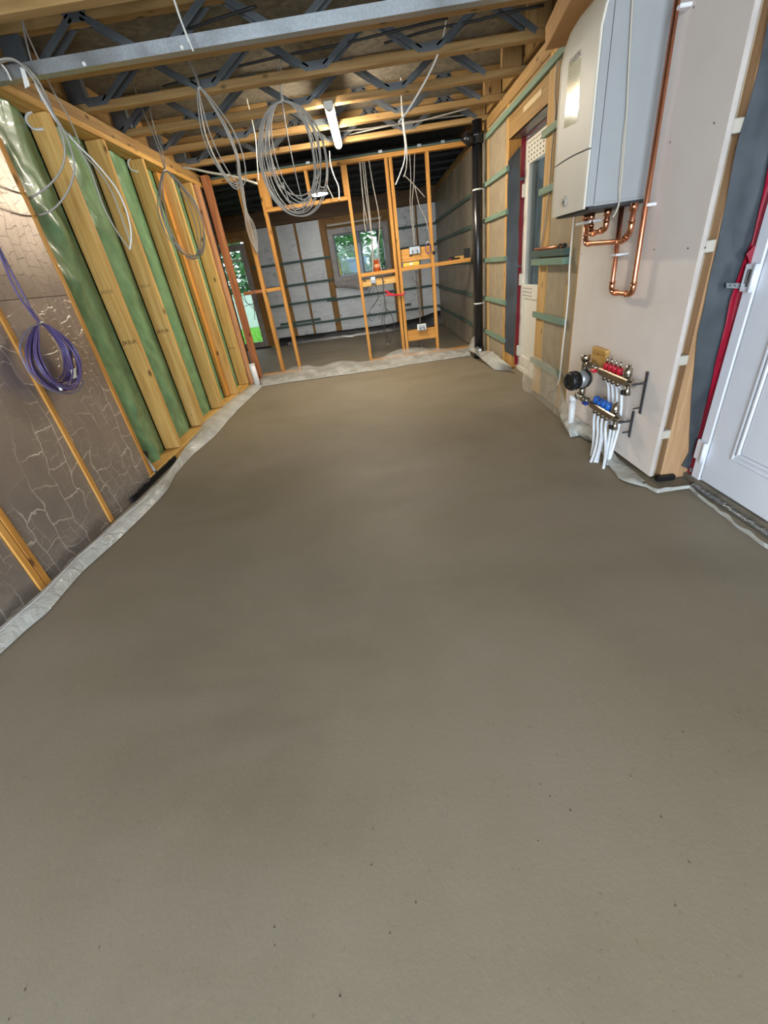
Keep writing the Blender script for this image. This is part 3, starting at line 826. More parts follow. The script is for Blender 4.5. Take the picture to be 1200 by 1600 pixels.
struct(obj('wall_back', G().box(-2.2, -1.4, -2.4, -2.3, 0, 2.68).box(1.0, 1.58, -2.4, -2.3, 0, 2.68).box(-1.4, 1.0, -2.4, -2.3, 2.3, 2.68), PLASTER))

# rear window
WFM = plain('taped_grey_frame', '#8d8680', 0.5, var=0.18, bump=0.2)
g = G()
def frame(g, a, b, z0, z1, y0, y1, w):
    g.box(a, a + w, y0, y1, z0, z1, 0.003).box(b - w, b, y0, y1, z0, z1, 0.003)
    g.box(a + w, b - w, y0, y1, z0, z0 + w, 0.003).box(a + w, b - w, y0, y1, z1 - w, z1, 0.003)
frame(g, -0.76, 0.46, 1.06, 2.0, RY - 0.01, RY + 0.08, 0.10)
w1 = struct(obj('window_1', g, WFM)); w1['label'] = 'two-light window in the rear wall with grey taped frame'
obj('mullion', G().box(-0.19, -0.13, RY + 0.02, RY + 0.07, 1.16, 1.90, 0.003), DARKM, w1)
for (a, b) in ((-0.66, -0.19), (-0.13, 0.36)):
    g = G(); frame(g, a, b, 1.16, 1.90, RY + 0.03, RY + 0.065, 0.03); s_ = obj('sash', g, DARKM, w1)
    obj('pane', G().box(a + 0.025, b - 0.025, RY + 0.045, RY + 0.053, 1.185, 1.875), GLASS, s_)
sheet('sill_membrane', [(-0.80, RY - 0.02, 1.08), (0.40, RY - 0.02, 1.06)], [(-0.72, RY - 0.05, 0.97), (-0.1, RY - 0.06, 0.84), (0.0, RY - 0.05, 0.95), (0.40, RY - 0.05, 0.96)], WFM, 24, 6, (0, -0.03, 0), 0.02, 5, w1)
box('head_trim', -0.74, 0.36, RY - 0.03, RY - 0.006, 2.045, 2.075, SOFTB, w1)
# rear glazed garden door
g = G(); frame(g, -3.45, -2.46, 0.02, 1.98, RY - 0.01, RY + 0.08, 0.11)
d3 = struct(obj('door_3', g, WFM)); d3['label'] = 'glazed garden door at the far left of the rear wall'
obj('pane', G().box(-3.35, -2.56, RY + 0.03, RY + 0.04, 0.12, 1.88), GLASS, d3)
box('transom', -3.34, -2.57, RY + 0.015, RY + 0.055, 1.70, 1.73, UPVC, d3)
box('threshold', -3.45, -2.40, RY - 0.05, RY + 0.05, -0.01, 0.018, BLACK, d3)

# ================================================================== outside
wo = struct(obj('wall_added_outside', G().box(2.9, 3.0, 2.0, 9.0, -0.1, 3.2), plain('added_wall_grey', '#4a4d4e', 0.8, var=0.2)))  # made-up dark wall with panels, added so the far door's pane reads dark
for k in range(8): box('panel', 2.885, 2.899, 3.0 + 0.7 * k, 3.66 + 0.7 * k, -0.1, 3.1, plain('grey_panel_%d' % (k % 3), ('#55595a', '#43484a', '#6c7672')[k % 3], 0.6, var=0.15) if k < 3 else bpy.data.materials['grey_panel_%d' % (k % 3)], wo)
obj_l = struct(obj('ground', G().grid([[(-12 + 2 * i, RY + 0.2 + 1.2 * j, -0.10 + 0.02 * nz(i, j)) for j in range(20)] for i in range(16)]), LAWN))
bg = G()
for i in range(7000):
    x = random.uniform(-6.5, -2.0); y = RY + 0.4 + random.random() ** 1.5 * 6
    h = random.uniform(0.05, 0.13); a = random.uniform(0, 6.28); dx, dy = math.cos(a) * 0.006, math.sin(a) * 0.006
    bg.add([(x - dx, y - dy, -0.10), (x + dx, y + dy, -0.10), (x + random.uniform(-.04, .04), y + random.uniform(-.04, .04), -0.10 + h)], [(0, 1, 2)])
gr = obj('grass', bg, BLADE); tag(gr, 'bright green lawn grass seen through the garden door', 'grass'); gr['kind'] = 'stuff'
def bush(name, c, r, n, label, cat='shrub', trunk=0.3, group=None, ls=1.0):
    root = empty(name, (c[0], c[1], -0.1)); tag(root, label, cat, group)
    g = G(); rnd = random.Random(int(c[0] * 100))
    for i in range(n):
        u = Vector((rnd.gauss(0, 1), rnd.gauss(0, 1), rnd.gauss(0, 1))).normalized() * (0.55 + 0.45 * rnd.random())
        p = Vector((c[0] + u.x * r[0], c[1] + u.y * r[1], c[2] + u.z * r[2]))
        if p.z < -0.08: p.z = -0.08
        a = rnd.uniform(0, 6.28); t = rnd.uniform(-.7, .7); s_ = rnd.uniform(0.06, 0.13) * ls
        ax = Vector((math.cos(a), math.sin(a), t)).normalized(); bx = ax.cross(Vector((rnd.random(), rnd.random(), 1))).normalized()
        g.add([p - ax * s_, p + bx * s_ * .45, p + ax * s_, p - bx * s_ * .45], [(0, 1, 2, 3)])
    f = obj('foliage', g, LEAF, root); f['kind'] = 'stuff'
    obj('trunk', G().tube([(c[0], c[1], -0.1), (c[0] + 0.05, c[1], c[2] * .5), (c[0], c[1] + .03, c[2])], [0.04] * 11, 8), BARK, root)
bush('shrub', (-0.95, 12.6, 0.85), (0.55, 0.4, 0.95), 1500, 'leafy shrub outside, in the left light of the rear window', ls=1.1)
bush('shrub', (0.35, 12.5, 0.8), (0.6, 0.4, 0.85), 1500, 'leafy shrub outside, in the right light of the rear window', ls=1.1)
bush('tree', (1.7, 15.6, 1.7), (1.5, 0.9, 1.7), 2200, 'tall leafy tree outside, behind the right light of the rear window', 'tree', ls=1.7)
bush('tree', (-1.6, 17.9, 1.9), (1.9, 0.9, 2.0), 2600, 'tall leafy tree outside, behind the left light of the rear window', 'tree', ls=1.8)
bush('tree', (-5.5, 19.2, 2.4), (1.7, 1.0, 2.4), 2400, 'tree standing over the white garden wall beyond the garden door', 'tree', ls=1.9)
gw = obj('garden_wall', G().box(-9, -2.6, 17.0, 17.15, -0.1, 1.0, 0.01), RENDERW); tag(gw, 'low white garden wall beyond the lawn', 'wall')
obj('wall_coping', G().box(-9.05, -2.55, 16.97, 17.18, 1.0, 1.06, 0.01), PALEGREEN, gw)
cv = empty('canopy', (-0.2, 12.0, 0)); tag(cv, 'open timber canopy outside the rear window', 'canopy')
obj('roof_sheet', G().box(-1.6, 1.4, 11.3, 13.2, 2.42, 2.46, 0.005), RENDERW, cv)
obj('rafter', G().box(-1.6, 1.4, 13.0, 13.08, 2.26, 2.42, 0.005), DARKP, cv)
for x in (-1.3, 0.28, 1.25): obj('post', G().box(x, x + 0.08, 13.0, 13.08, -0.1, 2.26, 0.005), DARKP, cv)
bc = obj('covered_bin', G().box(-0.75, -0.05, 13.7, 14.2, -0.1, 1.50, 0.05), BLUEPAINT); tag(bc, 'pale blue covered box in the garden behind the shrub', 'box')
obj('lid', G().box(-0.79, -0.01, 13.66, 14.24, 1.50, 1.55, 0.01), BLUEPAINT, bc)
yp = obj('garden_pole', G().tube([(-0.62, 11.9, -0.1), (-0.70, 11.9, 0.9), (-0.80, 11.95, 2.0)], 0.02, 8), YELLOW); tag(yp, 'yellow pole leaning outside the rear window', 'pole')
obj('pole_cap', G().cyl((-0.80, 11.95, 1.99), (-0.803, 11.951, 2.03), 0.024, 10), BLACK, yp)

# ================================================================== boiler
BX = 1.092; B0, B1 = 2.506, 2.935
bl = empty('boiler', (1.25, 2.72, 1.325)); tag(bl, 'cream and grey wall-hung boiler unit on the plasterboard', 'boiler')
prof_front = [(BX, 1.327), (BX, 1.60), (BX - 0.001, 1.80), (BX, 1.96), (BX + 0.012, 2.02), (BX + 0.035, 2.075), (BX + 0.075, 2.125), (BX + 0.13, 2.165), (BX + 0.20, 2.195), (RX - 0.004, 2.215)]
def cover(z0, z1, name):
    pts = []
    def at(z):
        for (a, b) in zip(prof_front, prof_front[1:]):
            if a[1] <= z <= b[1]:
                f = (z - a[1]) / (b[1] - a[1]); return a[0] + (b[0] - a[0]) * f
        return prof_front[-1][0]
    front = [(at(z0), z0)] + [p for p in prof_front if z0 < p[1] < z1] + [(at(z1), z1)]
    T_ = 0.009
    n = len(front); g = G()
    rows = []
    ysec = [B0, B0 + 0.004, B0 + 0.007, B0 + 0.010] + [B0 + 0.004 + (B1 - B0 - 0.008) * k / 12 for k in range(1, 12)] + [B1 - 0.004, B1]
    for (x, z) in front:
        row = []
        for y in ysec:
            d = 0.004 if y in (B0, B1) else 0.0
            e = 0.002 * math.sin(math.pi * (y - B0) / (B1 - B0))
            zz = z
            if abs(z - 1.56) < 0.006: zz = z + 0.006 * math.sin(math.pi * (y - B0) / (B1 - B0))
            row.append((x + d - e, y, zz))
        rows.append(row)
    g.grid(list(reversed(rows)))
    for y in (B0, B1):
        poly = [(x + 0.004, y, z) for x, z in front] + [(min(x + T_, RX - 0.003), y, z - (T_ if x > BX + 0.05 else 0)) for x, z in reversed(front)]
        m = len(front)
        g.add(poly, [(i, i + 1, 2 * m - 2 - i, 2 * m - 1 - i) if y == B0 else (2 * m - 1 - i, 2 * m - 2 - i, i + 1, i) for i in range(m - 1)])
    x0, z_ = front[0]; g.add([(x0 + .004, B0, z_), (x0 + T_, B0, z_), (x0 + T_, B1, z_), (x0 + .004, B1, z_)], [(0, 1, 2, 3)])
    x0, z_ = front[-1]
    if z1 < 2.0: g.add([(x0 + .004, B0, z_), (x0 + T_, B0, z_), (x0 + T_, B1, z_), (x0 + .004, B1, z_)], [(0, 1, 2, 3)])
    return obj(name, g, CREAM, bl)
cl_ = cover(1.327, 1.557, 'lower_cover'); cu_ = cover(1.563, 2.215, 'upper_cover')
side = [(BX + 0.011, 1.335)] + [(x + 0.011 if x < BX + 0.1 else x, z - (0 if x < BX + 0.05 else 0.018)) for x, z in prof_front[1:-1]] + [(RX - 0.003, 2.195), (RX - 0.003, 1.335)]
casing = obj('casing', G().prism([(x, B0 + 0.003, z) for x, z in side], (0, B1 - B0 - 0.006, 0), 1), CASE, bl)
box('casing_seam', BX + 0.050, BX + 0.0525, B0 + 0.0015, B0 + 0.0035, 1.34, 2.03, INK, bl, 0)
box('casing_flange', BX + 0.012, BX + 0.049, B0 + 0.0005, B0 + 0.004, 1.336, 2.0, CASE, bl, 0.001)
box('bottom_tray', BX + 0.03, RX - 0.004, B0 + 0.006, B1 - 0.006, 1.318, 1.336, DARKP, bl)
box('lip', BX + 0.05, RX - 0.006, B0 - 0.001, B0 + 0.004, 1.333, 1.345, CASE, bl)
gy, gz = [(1.088,2.738,1.386)][0][1:]
gd = obj('gauge', G().lathe((BX - 0.007, gy, gz), (1, 0, 0), [(-0.004, 0.011), (-0.004, 0.019), (0.0, 0.024), (0.006, 0.026)], 24), plain('gauge_grey', '#a9a498', 0.45), cl_)
obj('gauge_needle', G().lathe((BX - 0.0125, gy - 0.006, gz - 0.003), (1, 0, 0), [(0, 0.0065), (0.002, 0.0065)], 14), BLACK, gd)
lb = G(); lq = [(1.088,2.818,1.949),(1.088,2.668,1.913),(1.088,2.658,1.691),(1.088,2.822,1.702)]; lb.prism([tuple(p) for p in lq], (0.002, 0, 0), 0)
ll = obj('rating_label', lb, LABELM, cu_)
pl_ = G()
A, B_, C, D = [Vector(p) for p in lq]
for k in range(17):
    t0 = 0.17 + 0.046 * k; w = 0.55 + 0.4 * random.random(); h = 0.010
    if k in (5, 6, 7): continue
    e = lambda u, t: A.lerp(D, t).lerp(B_.lerp(C, t), u) + Vector((-0.0007, 0, 0))
    pl_.add([e(0.08, t0), e(0.08 + 0.84 * w, t0), e(0.08 + 0.84 * w, t0 + h), e(0.08, t0 + h)], [(0, 1, 2, 3)])
obj('label_print', pl_, plain('label_ink', '#8f8a68', 0.5), ll)
lp = [(1.084,2.802,1.920),(1.084,2.703,1.924)]
t_ = (Vector(lp[1]) - Vector(lp[0])).normalized()
text('logo', 'DAIKIN', 0.034, INK, axes((0, -1, 0), (0, 0, 1), (-1, 0, 0), (BX - 0.0045, lp[0][1], lp[0][2])), cu_)

# boiler pipework, each run with its elbows and clips
def elbow_run(name, pts, r, mat, label, cat='pipe', fit=None, rad=0.035, group=None):
    """pipe with rounded corners; fittings at the corners as parts"""
    P = [Vector(p) for p in pts]; path = [P[0]]
    for a, b, c in zip(P, P[1:], P[2:]):
        u = (a - b).normalized(); w = (c - b).normalized(); rr = min(rad, (a - b).length * .45, (c - b).length * .45)
        for k in range(7):
            t = k / 6; path.append((b + u * rr) * (1 - t) ** 2 + b * 2 * t * (1 - t) + (b + w * rr) * t * t)
    path.append(P[-1])
    o = obj(name, G().tube(path, r, 14, False), mat)
    tag(o, label, cat, group)
    if fit:
        for a, b, c in zip(P, P[1:], P[2:]):
            u = (a - b).normalized(); w = (c - b).normalized(); rr = min(rad, (a - b).length * .45, (c - b).length * .45)
            q = [b + u * (rr + 0.018), b + u * rr]
            for k in range(1, 7):
                t = k / 6; q.append((b + u * rr) * (1 - t) ** 2 + b * 2 * t * (1 - t) + (b + w * rr) * t * t)
            q += [b + w * (rr + 0.018)]
            g = G().tube(q, r * 1.17, 14, False)
            for e, dv in ((q[0], u), (q[-1], w)): g.cyl(e - dv * 0.004, e + dv * 0.004, r * 1.32, 14)
            obj('elbow', g, fit, o)
    return o
def clip(parent, c, w=0.05):
    box('pipe_clip', c[0] - 0.004, RX - 0.001, c[1] - 0.02, c[1] + 0.022, c[2] - 0.007, c[2] + 0.007, WPVC, parent)
m1 = elbow_run('copper_pipe', [(1.352,2.423,2.013)] + [(1.352,2.407,0.920),(1.352,2.626,0.920),(1.352,2.636,1.322)], 0.0125, COPPER, 'long copper pipe running from the ceiling to a U-bend below the boiler', fit=SOLDER)
for p in [(1.352,2.406,1.943),(1.352,2.419,1.301)]: clip(m1, p)
obj('pipe_clip', G().box(1.33, RX - 0.001, [(1.352,2.613,1.104)][0][1] - 0.03, [(1.352,2.613,1.104)][0][1] + 0.03, [(1.352,2.613,1.104)][0][2] - 0.006, [(1.352,2.613,1.104)][0][2] + 0.006, 0.003), WPVC, m1)
pA = [(1.300,2.421,1.308),(1.300,2.420,1.202),(1.300,2.480,1.165),(1.300,2.903,1.174),(1.300,2.932,1.312)]
pA = [pA[0], pA[1], pA[2], pA[3], pA[4]]
m2 = elbow_run('copper_pipe', pA, 0.0125, COPPER, 'copper pipe looping low across under the boiler, in front of the U-bend pipe', fit=SOLDER, rad=0.026)
pB = [(1.262,2.597,1.308),(1.262,2.601,1.230),(1.262,2.766,1.218),(1.262,2.781,1.303)]
m3 = elbow_run('copper_pipe', pB, 0.0125, COPPER, 'short copper U-shaped pipe tucked close under the boiler', fit=SOLDER, rad=0.022)
for (m_, p) in ((m2, pA[4]), (m2, pA[0]), (m3, pB[0]), (m3, pB[3])):
    g = G().cyl((p[0], p[1], p[2] - 0.02), (p[0], p[1], 1.318), 0.018, 6); obj('union_nut', g, SOLDER, m_)
obj('pipe_clip', G().box(pB[3][0] - 0.016, pA[4][0] + 0.016, pB[3][1] - 0.016, pA[4][1] + 0.016, 1.272, 1.286, 0.003), WPVC, m2)

# cardboard carton lying on the boiler
M = Matrix.Translation((1.10, 2.56, 2.222)) @ Matrix.Rotation(math.radians(-8.2), 4, 'Z')
g = G().box(0, 0.15, 0, 1.13, 0.02, 0.125, 0.003, M)
cb = obj('carton', g, CARD); tag(cb, 'long brown cardboard carton lying on top of the boiler', 'carton')
obj('flap', G().box(0.002, 0.148, 1.130, 1.133, 0.022, 0.123, 0.0, M).box(-0.002, 0.001, 0.0, 1.13, 0.10, 0.126, 0.0, M), CARD, cb)

# ================================================================== underfloor heating manifold
mf = empty('heating_manifold', (1.34, 2.45, 0.2)); tag(mf, 'underfloor heating manifold with pump, red and blue valves and white pipes', 'manifold')
MX = 1.33
def bar(zc, y0, y1, nm):
    g = G().box(MX - 0.020, MX + 0.020, y0, y1, zc - 0.021, zc + 0.021, 0.006)
    return obj(nm, g, BRASS, mf)
tb = bar(0.498, 2.245, 2.57, 'flow_bar'); rb = bar(0.276, 2.31, 2.63, 'return_bar')
for y in (2.52, 2.47, 2.42, 2.37):
    c = obj('flow_meter', G().lathe((MX, y, 0.52), (0, 0, 1), [(0, 0.017), (0.028, 0.018), (0.034, 0.014)], 16), REDP, tb)
    obj('sight_tube', G().cyl((MX, y, 0.552), (MX, y, 0.590), 0.006, 10), NICKEL, c)
    obj('union_nut', G().cyl((MX, y, 0.478), (MX, y, 0.455), 0.014, 6), BRASS, tb)
for y in (2.58, 2.53, 2.48, 2.43):
    obj('valve_cap', G().lathe((MX, y, 0.298), (0, 0, 1), [(0, 0.018), (0.01, 0.021), (0.034, 0.020), (0.040, 0.014)], 16), BLUEP, rb)
    obj('union_nut', G().cyl((MX, y, 0.256), (MX, y, 0.232), 0.014, 6), BRASS, rb)
for (bar_, y, zc) in ((tb, 2.235, 0.498), (rb, 2.30, 0.276)):
    obj('end_fitting', G().lathe((MX, y + 0.035, zc), (0, -1, 0), [(0, 0.024), (0.02, 0.026), (0.028, 0.018), (0.055, 0.018)], 16), NICKEL, bar_)
    obj('air_vent', G().lathe((MX, y + 0.05, zc + 0.02), (0, 0, 1), [(0, 0.012), (0.012, 0.022), (0.05, 0.022), (0.056, 0.012), (0.07, 0.012)], 16), NICKEL, bar_)
    d = obj('drain_valve', G().lathe((MX, y + 0.03, zc - 0.022), (0, 0, -1), [(0, 0.010), (0.02, 0.016), (0.045, 0.020)], 14), NICKEL, bar_)
    obj('drain_cap', G().lathe((MX - 0.022, y + 0.03, zc - 0.05), (-1, 0, 0), [(0, 0.014), (0.008, 0.014)], 12), BLACK, d)
for (bar_, y, zc, mat) in ((tb, 2.565, 0.498, REDP), (rb, 2.625, 0.276, NAVYP)):
    g = G().cyl((MX, y, zc), (MX, y + 0.03, zc), 0.022, 6).cyl((MX, y + 0.03, zc), (MX, y + 0.075, zc), 0.017, 14).cyl((MX, y + 0.075, zc), (MX, y + 0.105, zc), 0.024, 6)
    v_ = obj('ball_valve', g, NICKEL, bar_)
    obj('lever', G().box(MX - 0.04, MX - 0.014, y + 0.025, y + 0.075, zc - 0.014, zc + 0.006, 0.006), mat, v_)
# mixing valve and pump column on the left
g = G().cyl((MX, 2.72, 0.50), (MX, 2.79, 0.50), 0.021, 12).cyl((MX, 2.79, 0.52), (MX, 2.79, 0.455), 0.022, 12).lathe((MX, 2.79, 0.52), (0, 0.2, 1), [(0, 0.028), (0.03, 0.03), (0.036, 0.02)], 16)
obj('mixing_valve', g, NICKEL, mf)
g = G().cyl((MX, 2.79, 0.30), (MX, 2.79, 0.345), 0.022, 12).cyl((MX, 2.73, 0.276), (MX, 2.82, 0.276), 0.022, 12).cyl((MX, 2.82, 0.276), (MX, 2.85, 0.276), 0.027, 6)
obj('pump_union', g, NICKEL, mf)
pu = obj('pump', G().lathe((MX + 0.03, 2.79, 0.405), (-1, -0.25, 0), [(0, 0.045), (0.03, 0.05), (0.04, 0.056), (0.085, 0.056)], 24), GREYP, mf)
a_ = Vector((-1, -0.25, 0)).normalized()
q = Vector((MX + 0.03, 2.79, 0.405)) + a_ * 0.085
mo = obj('motor', G().lathe(q, a_, [(0, 0.052), (0.004, 0.058), (0.055, 0.058), (0.065, 0.050), (0.066, 0.034), (0.060, 0.032)], 24), BLACK, pu)
rg = G()
for k in range(14):
    a = 2 * math.pi * k / 14; u = a_.orthogonal().normalized(); w = a_.cross(u)
    c = q + (u * math.cos(a) + w * math.sin(a)) * 0.058
    rg.tube([c + a_ * 0.006, c + a_ * 0.052], 0.004, 5, False)
obj('cooling_fin', rg, BLACK, mo)
rgb = G().lathe(Vector((MX + 0.03, 2.79, 0.405)) + a_ * 0.02, a_, [(0, 0.052), (0.002, 0.060), (0.016, 0.060), (0.018, 0.052)], 24)
obj('clamp_ring', rgb, BLACK, pu)
# heating pipes: four from each bar down into the screed
feet = [(1.276,2.448,0.000),(1.231,2.358,0.000),(1.252,2.352,0.000),(1.259,2.300,0.000),(1.259,2.252,0.000),(1.279,2.284,0.000),(1.307,2.295,0.000),(1.323,2.319,0.000)]
tops = [(MX, y, 0.236) for y in (2.58, 2.53, 2.48, 2.43)] + [(MX, y, 0.457) for y in (2.52, 2.47, 2.42, 2.37)]
order = [0, 1, 2, 4, 2, 5, 6, 7]
for k, tpt in enumerate(tops):
    f = Vector(feet[order[k]]); t0 = Vector(tpt)
    if k >= 4: t0.x += 0.004
    dx = 0.045 if k >= 4 else 0.0
    mid1 = Vector((t0.x + dx * .6, t0.y, t0.z - 0.05)); mid2 = Vector((t0.x + dx * .9, t0.y + (f.y - t0.y) * .12, max(0.10, t0.z * .5))); mid3 = Vector((t0.x + (f.x - t0.x) * .45 + dx * .3, t0.y + (f.y - t0.y) * .6, 0.05))
    if k == 4: f = f + Vector((0.012, -0.01, 0))
    obj('heating_pipe', G().tube([t0, mid1, mid2, mid3, f + Vector((0, 0, -0.01))], 0.0085, 10), PEX, mf)
for y, z0, z1 in ((2.215, 0.36, 0.56), (2.275, 0.20, 0.33)):
    g = G().box(MX + 0.02, RX - 0.002, y - 0.005, y + 0.005, z0, z0 + 0.008, 0.001).box(RX - 0.008, RX - 0.002, y - 0.010, y + 0.010, z0 - 0.03, z1, 0.002).box(MX - 0.01, RX - 0.002, y - 0.006, y + 0.006, z1 - 0.066, z1 - 0.056, 0.002)
    obj('bracket', g, plain('bracket_steel', '#4c4c50', 0.4, 0.6), mf)
obj('cable_tail', G().tube([(1.31, 2.5, 0.33), (1.29, 2.46, 0.36), (1.31, 2.43, 0.375)], 0.003, 6), DARKCAB, mf)
wb = [(1.360,2.778,0.590),(1.360,2.548,0.611),(1.360,2.756,0.511)]
wbk = box('wood_block', 1.370, RX - 0.001, 2.63, 2.80, 0.50, 0.60, PINE['y'], None, 0.003); tag(wbk, 'small pine block screwed to the plasterboard above the manifold', 'block')
obj('screw_head', G().lathe((1.3695, 2.72, 0.565), (-1, 0, 0), [(0, 0.005), (0.001, 0.005)], 10), DARKP, wbk)
wp_ = obj('waste_pipe', G().cyl((MX - 0.005, 2.90, 0.0), (MX - 0.005, 2.90, 0.235), 0.021, 20), WPVC); tag(wp_, 'upright white plastic waste pipe left of the manifold', 'pipe')
obj('coupling', G().cyl((MX - 0.005, 2.90, 0.215), (MX - 0.005, 2.90, 0.262), 0.0255, 20), WPVC, wp_)

# ================================================================== soil pipe by the partition
sx, sy = 1.335, 5.90
sp = obj('soil_pipe', G().cyl((sx, sy, 0.06), (sx, sy, 2.43), 0.055, 24), BPVC); tag(sp, 'tall black soil pipe beside the partition', 'pipe')
obj('socket', G().lathe((sx, sy, 2.23), (0, 0, 1), [(0, 0.058), (0.01, 0.068), (0.06, 0.068), (0.065, 0.072), (0.10, 0.072)], 24).cyl((sx - 0.06, sy - 0.02, 2.25), (sx - 0.15, sy - 0.05, 2.31), 0.05, 18), BPVC, sp)
obj('socket', G().lathe((sx, sy, 0.0), (0, 0, 1), [(0.0, 0.075), (0.05, 0.068), (0.10, 0.066), (0.13, 0.068), (0.15, 0.056)], 24), BPVC, sp)
for z in (1.825, 0.655):
    obj('pipe_clip', G().lathe((sx, sy, z), (0, 0.0, 1), [(0, 0.0565), (0.001, 0.058), (0.014, 0.058), (0.015, 0.0565)], 24).box(sx + 0.055, 1.407, sy - 0.008, sy + 0.008, z, z + 0.014), WHITECAB, sp)
obj('sticker', G().box(sx - 0.02, sx + 0.02, sy - 0.0715, sy - 0.066, 0.085, 0.115), WPVC, sp)

# white pipe stub at the left corner, conduit leaning in first bay
w0 = [(-1.803,6.080,0.344),(-1.795,6.080,-0.011)]
st = obj('pipe_stub', G().cyl((-1.755, 5.95, 0.0), (-1.765, 5.95, 0.30), 0.040, 18), WPVC); tag(st, 'short upright white pipe stub at the far left corner', 'pipe')
obj('pipe_rim', G().cyl((-1.7648, 5.95, 0.29), (-1.7652, 5.95, 0.305), 0.042, 18), WPVC, st)
ct = obj('conduit', G().tube([(-1.883,3.035,0.054),(-1.909,3.035,0.162),(-1.940,3.035,0.278)], 0.012, 10), plain('grey_conduit', '#a5a7a5', 0.4)); tag(ct, 'short grey conduit leaning beside the foil board edge', 'conduit')
obj('conduit_end', G().cyl([(-1.883,3.035,0.054)][0], [(-1.880,3.035,0.036)][0], 0.0135, 10), DARKP, ct)
for (pts, lbl) in (([(-1.962,3.535,2.305),(-2.002,3.535,2.292),(-2.019,3.535,2.270),(-2.013,3.535,2.245),(-1.991,3.535,2.224),(-1.944,3.535,2.219)], 'curved white cable hook on the nearest wide stud'), ([(-1.973,4.785,2.309),(-2.006,4.785,2.286),(-2.010,4.785,2.251),(-1.992,4.785,2.227),(-1.957,4.785,2.213)], 'curved white cable hook on the third wide stud')):
    hk = obj('cable_hook', G().tube(pts, 0.008, 8), WHITECAB); tag(hk, lbl, 'hook')
    obj('hook_tip', G().cyl(pts[-1], tuple(Vector(pts[-1]) + Vector((0.008, 0, 0.0))), 0.0095, 8), WHITECAB, hk)

# copper offcut lying on the batten pair
cp = obj('copper_offcut', G().cyl((1.396, 3.46, 1.175), (1.396, 4.05, 1.175), 0.0115, 14), COPPER); tag(cp, 'copper pipe offcut lying on the paired battens by the door', 'pipe')
for y in (3.455, 3.53): obj('end_cap', G().cyl((1.396, y - 0.015, 1.177), (1.396, y + 0.015, 1.177), 0.0155, 12), BLACK, cp)

# ================================================================== steel channel under the joists
ch = G()
Yc, zc = 3.115, 2.304
prof = [(0, 0), (0, 0.055), (0.012, 0.055), (0.012, 0.052), (0.003, 0.052), (0.003, 0.003), (0.052, 0.003), (0.052, 0.055), (0.055, 0.055), (0.055, 0)]
ch.prism([(LX - 0.02, Yc + a, zc + b) for a, b in prof], (2.98, 0, 0), 0)
chn = obj('steel_channel', ch, STEEL, base=(-0.2, Yc, zc)); tag(chn, 'galvanised steel channel spanning the room under the joists', 'channel')
for x in (0.95,): obj('hanger', G().box(x, x + 0.03, Yc + 0.004, Yc + 0.006, zc + 0.05, JZ + 0.03).box(x, x + 0.03, 2.951, Yc + 0.006, JZ + 0.028, JZ + 0.03), STEEL, chn)
for x in (-1.36, -0.83): obj('tape_dab', G().lathe((x, Yc + 0.001, zc + 0.012), (0, -1, 0), [(0, 0.012), (0.006, 0.008)], 10), WHITECAB, chn)

# ================================================================== lights
LY0, LY1 = 4.62, 5.92
bt = obj('batten_light', G().box(-0.21, -0.13, LY0, LY1, 2.405, 2.43, 0.006), UPVC); tag(bt, 'lit strip batten light fixed under the joists', 'lamp')
rows = []
for k in range(9):
    a = math.pi * k / 8; rows.append([(-0.17 + 0.036 * math.cos(a), y, 2.405 - 0.034 * math.sin(a)) for y in (LY0 + 0.03, LY1 - 0.03)])
obj('diffuser', G().grid(rows), LAMP, bt)
for (a, b) in ((LY0 - 0.001, LY0 + 0.05), (LY1 - 0.05, LY1 + 0.001)):
    pr = [(-0.17 + 0.039 * math.cos(math.pi * k / 8), a, 2.406 - 0.037 * math.sin(math.pi * k / 8)) for k in range(9)]
    obj('end_cap', G().prism(pr, (0, b - a, 0), 1), UPVC, bt)
dl = obj('disc_light', G().lathe((-0.68, 8.6, 2.425), (0, 0, -1), [(0, 0.16), (0.035, 0.16), (0.045, 0.15)], 32), UPVC); tag(dl, 'lit round ceiling light seen through the partition doorway', 'lamp')
obj('diffuser', G().lathe((-0.68, 8.6, 2.379), (0, 0, -1), [(0, 0.146), (0.006, 0.135)], 32), DISC, dl)

# ================================================================== polythene along the floor edges
def top_tag(o, label, cat='sheet'): return tag(o, label, cat)
top = [(-1.849,1.185,0.030),(-1.852,1.392,0.030),(-1.838,1.534,0.030),(-1.822,1.670,0.030),(-1.830,1.952,0.030),(-1.811,2.286,0.030),(-1.787,2.664,0.030),(-1.787,2.894,0.030),(-1.787,3.033,0.030),(-1.806,3.241,0.030),(-1.815,3.625,0.030),(-1.818,4.166,0.030),(-1.813,4.830,0.030),(-1.745,5.918,0.030)]
top = [(max(x, LX + 0.004), y, 0.035) for x, y, z in top if y < 3.3] + [(LX + 0.006, y, max(0.03, min(z, 0.09))) for x, y, z in [(-1.872,3.794,0.050),(-1.872,3.913,0.052),(-1.872,4.223,0.087),(-1.872,4.695,0.070),(-1.872,5.091,0.065),(-1.872,5.753,0.008),(-1.872,6.177,-0.033)]]
bot = [(-1.746,1.048,0.000),(-1.762,1.257,0.000),(-1.747,1.389,0.000),(-1.718,1.498,0.000),(-1.742,1.817,0.000),(-1.708,2.045,0.000),(-1.687,2.290,0.000),(-1.674,2.566,0.000),(-1.682,2.763,0.000),(-1.742,3.059,0.000),(-1.753,3.433,0.000),(-1.707,3.903,0.000),(-1.727,4.814,0.000),(-1.684,5.936,0.000)]
pl1 = sheet('polythene_sheet', top, bot, POLYW, 150, 12, (0.0, 0, 0.026), 0.006, 5, None, 1.0, 0.001, LX + 0.004)
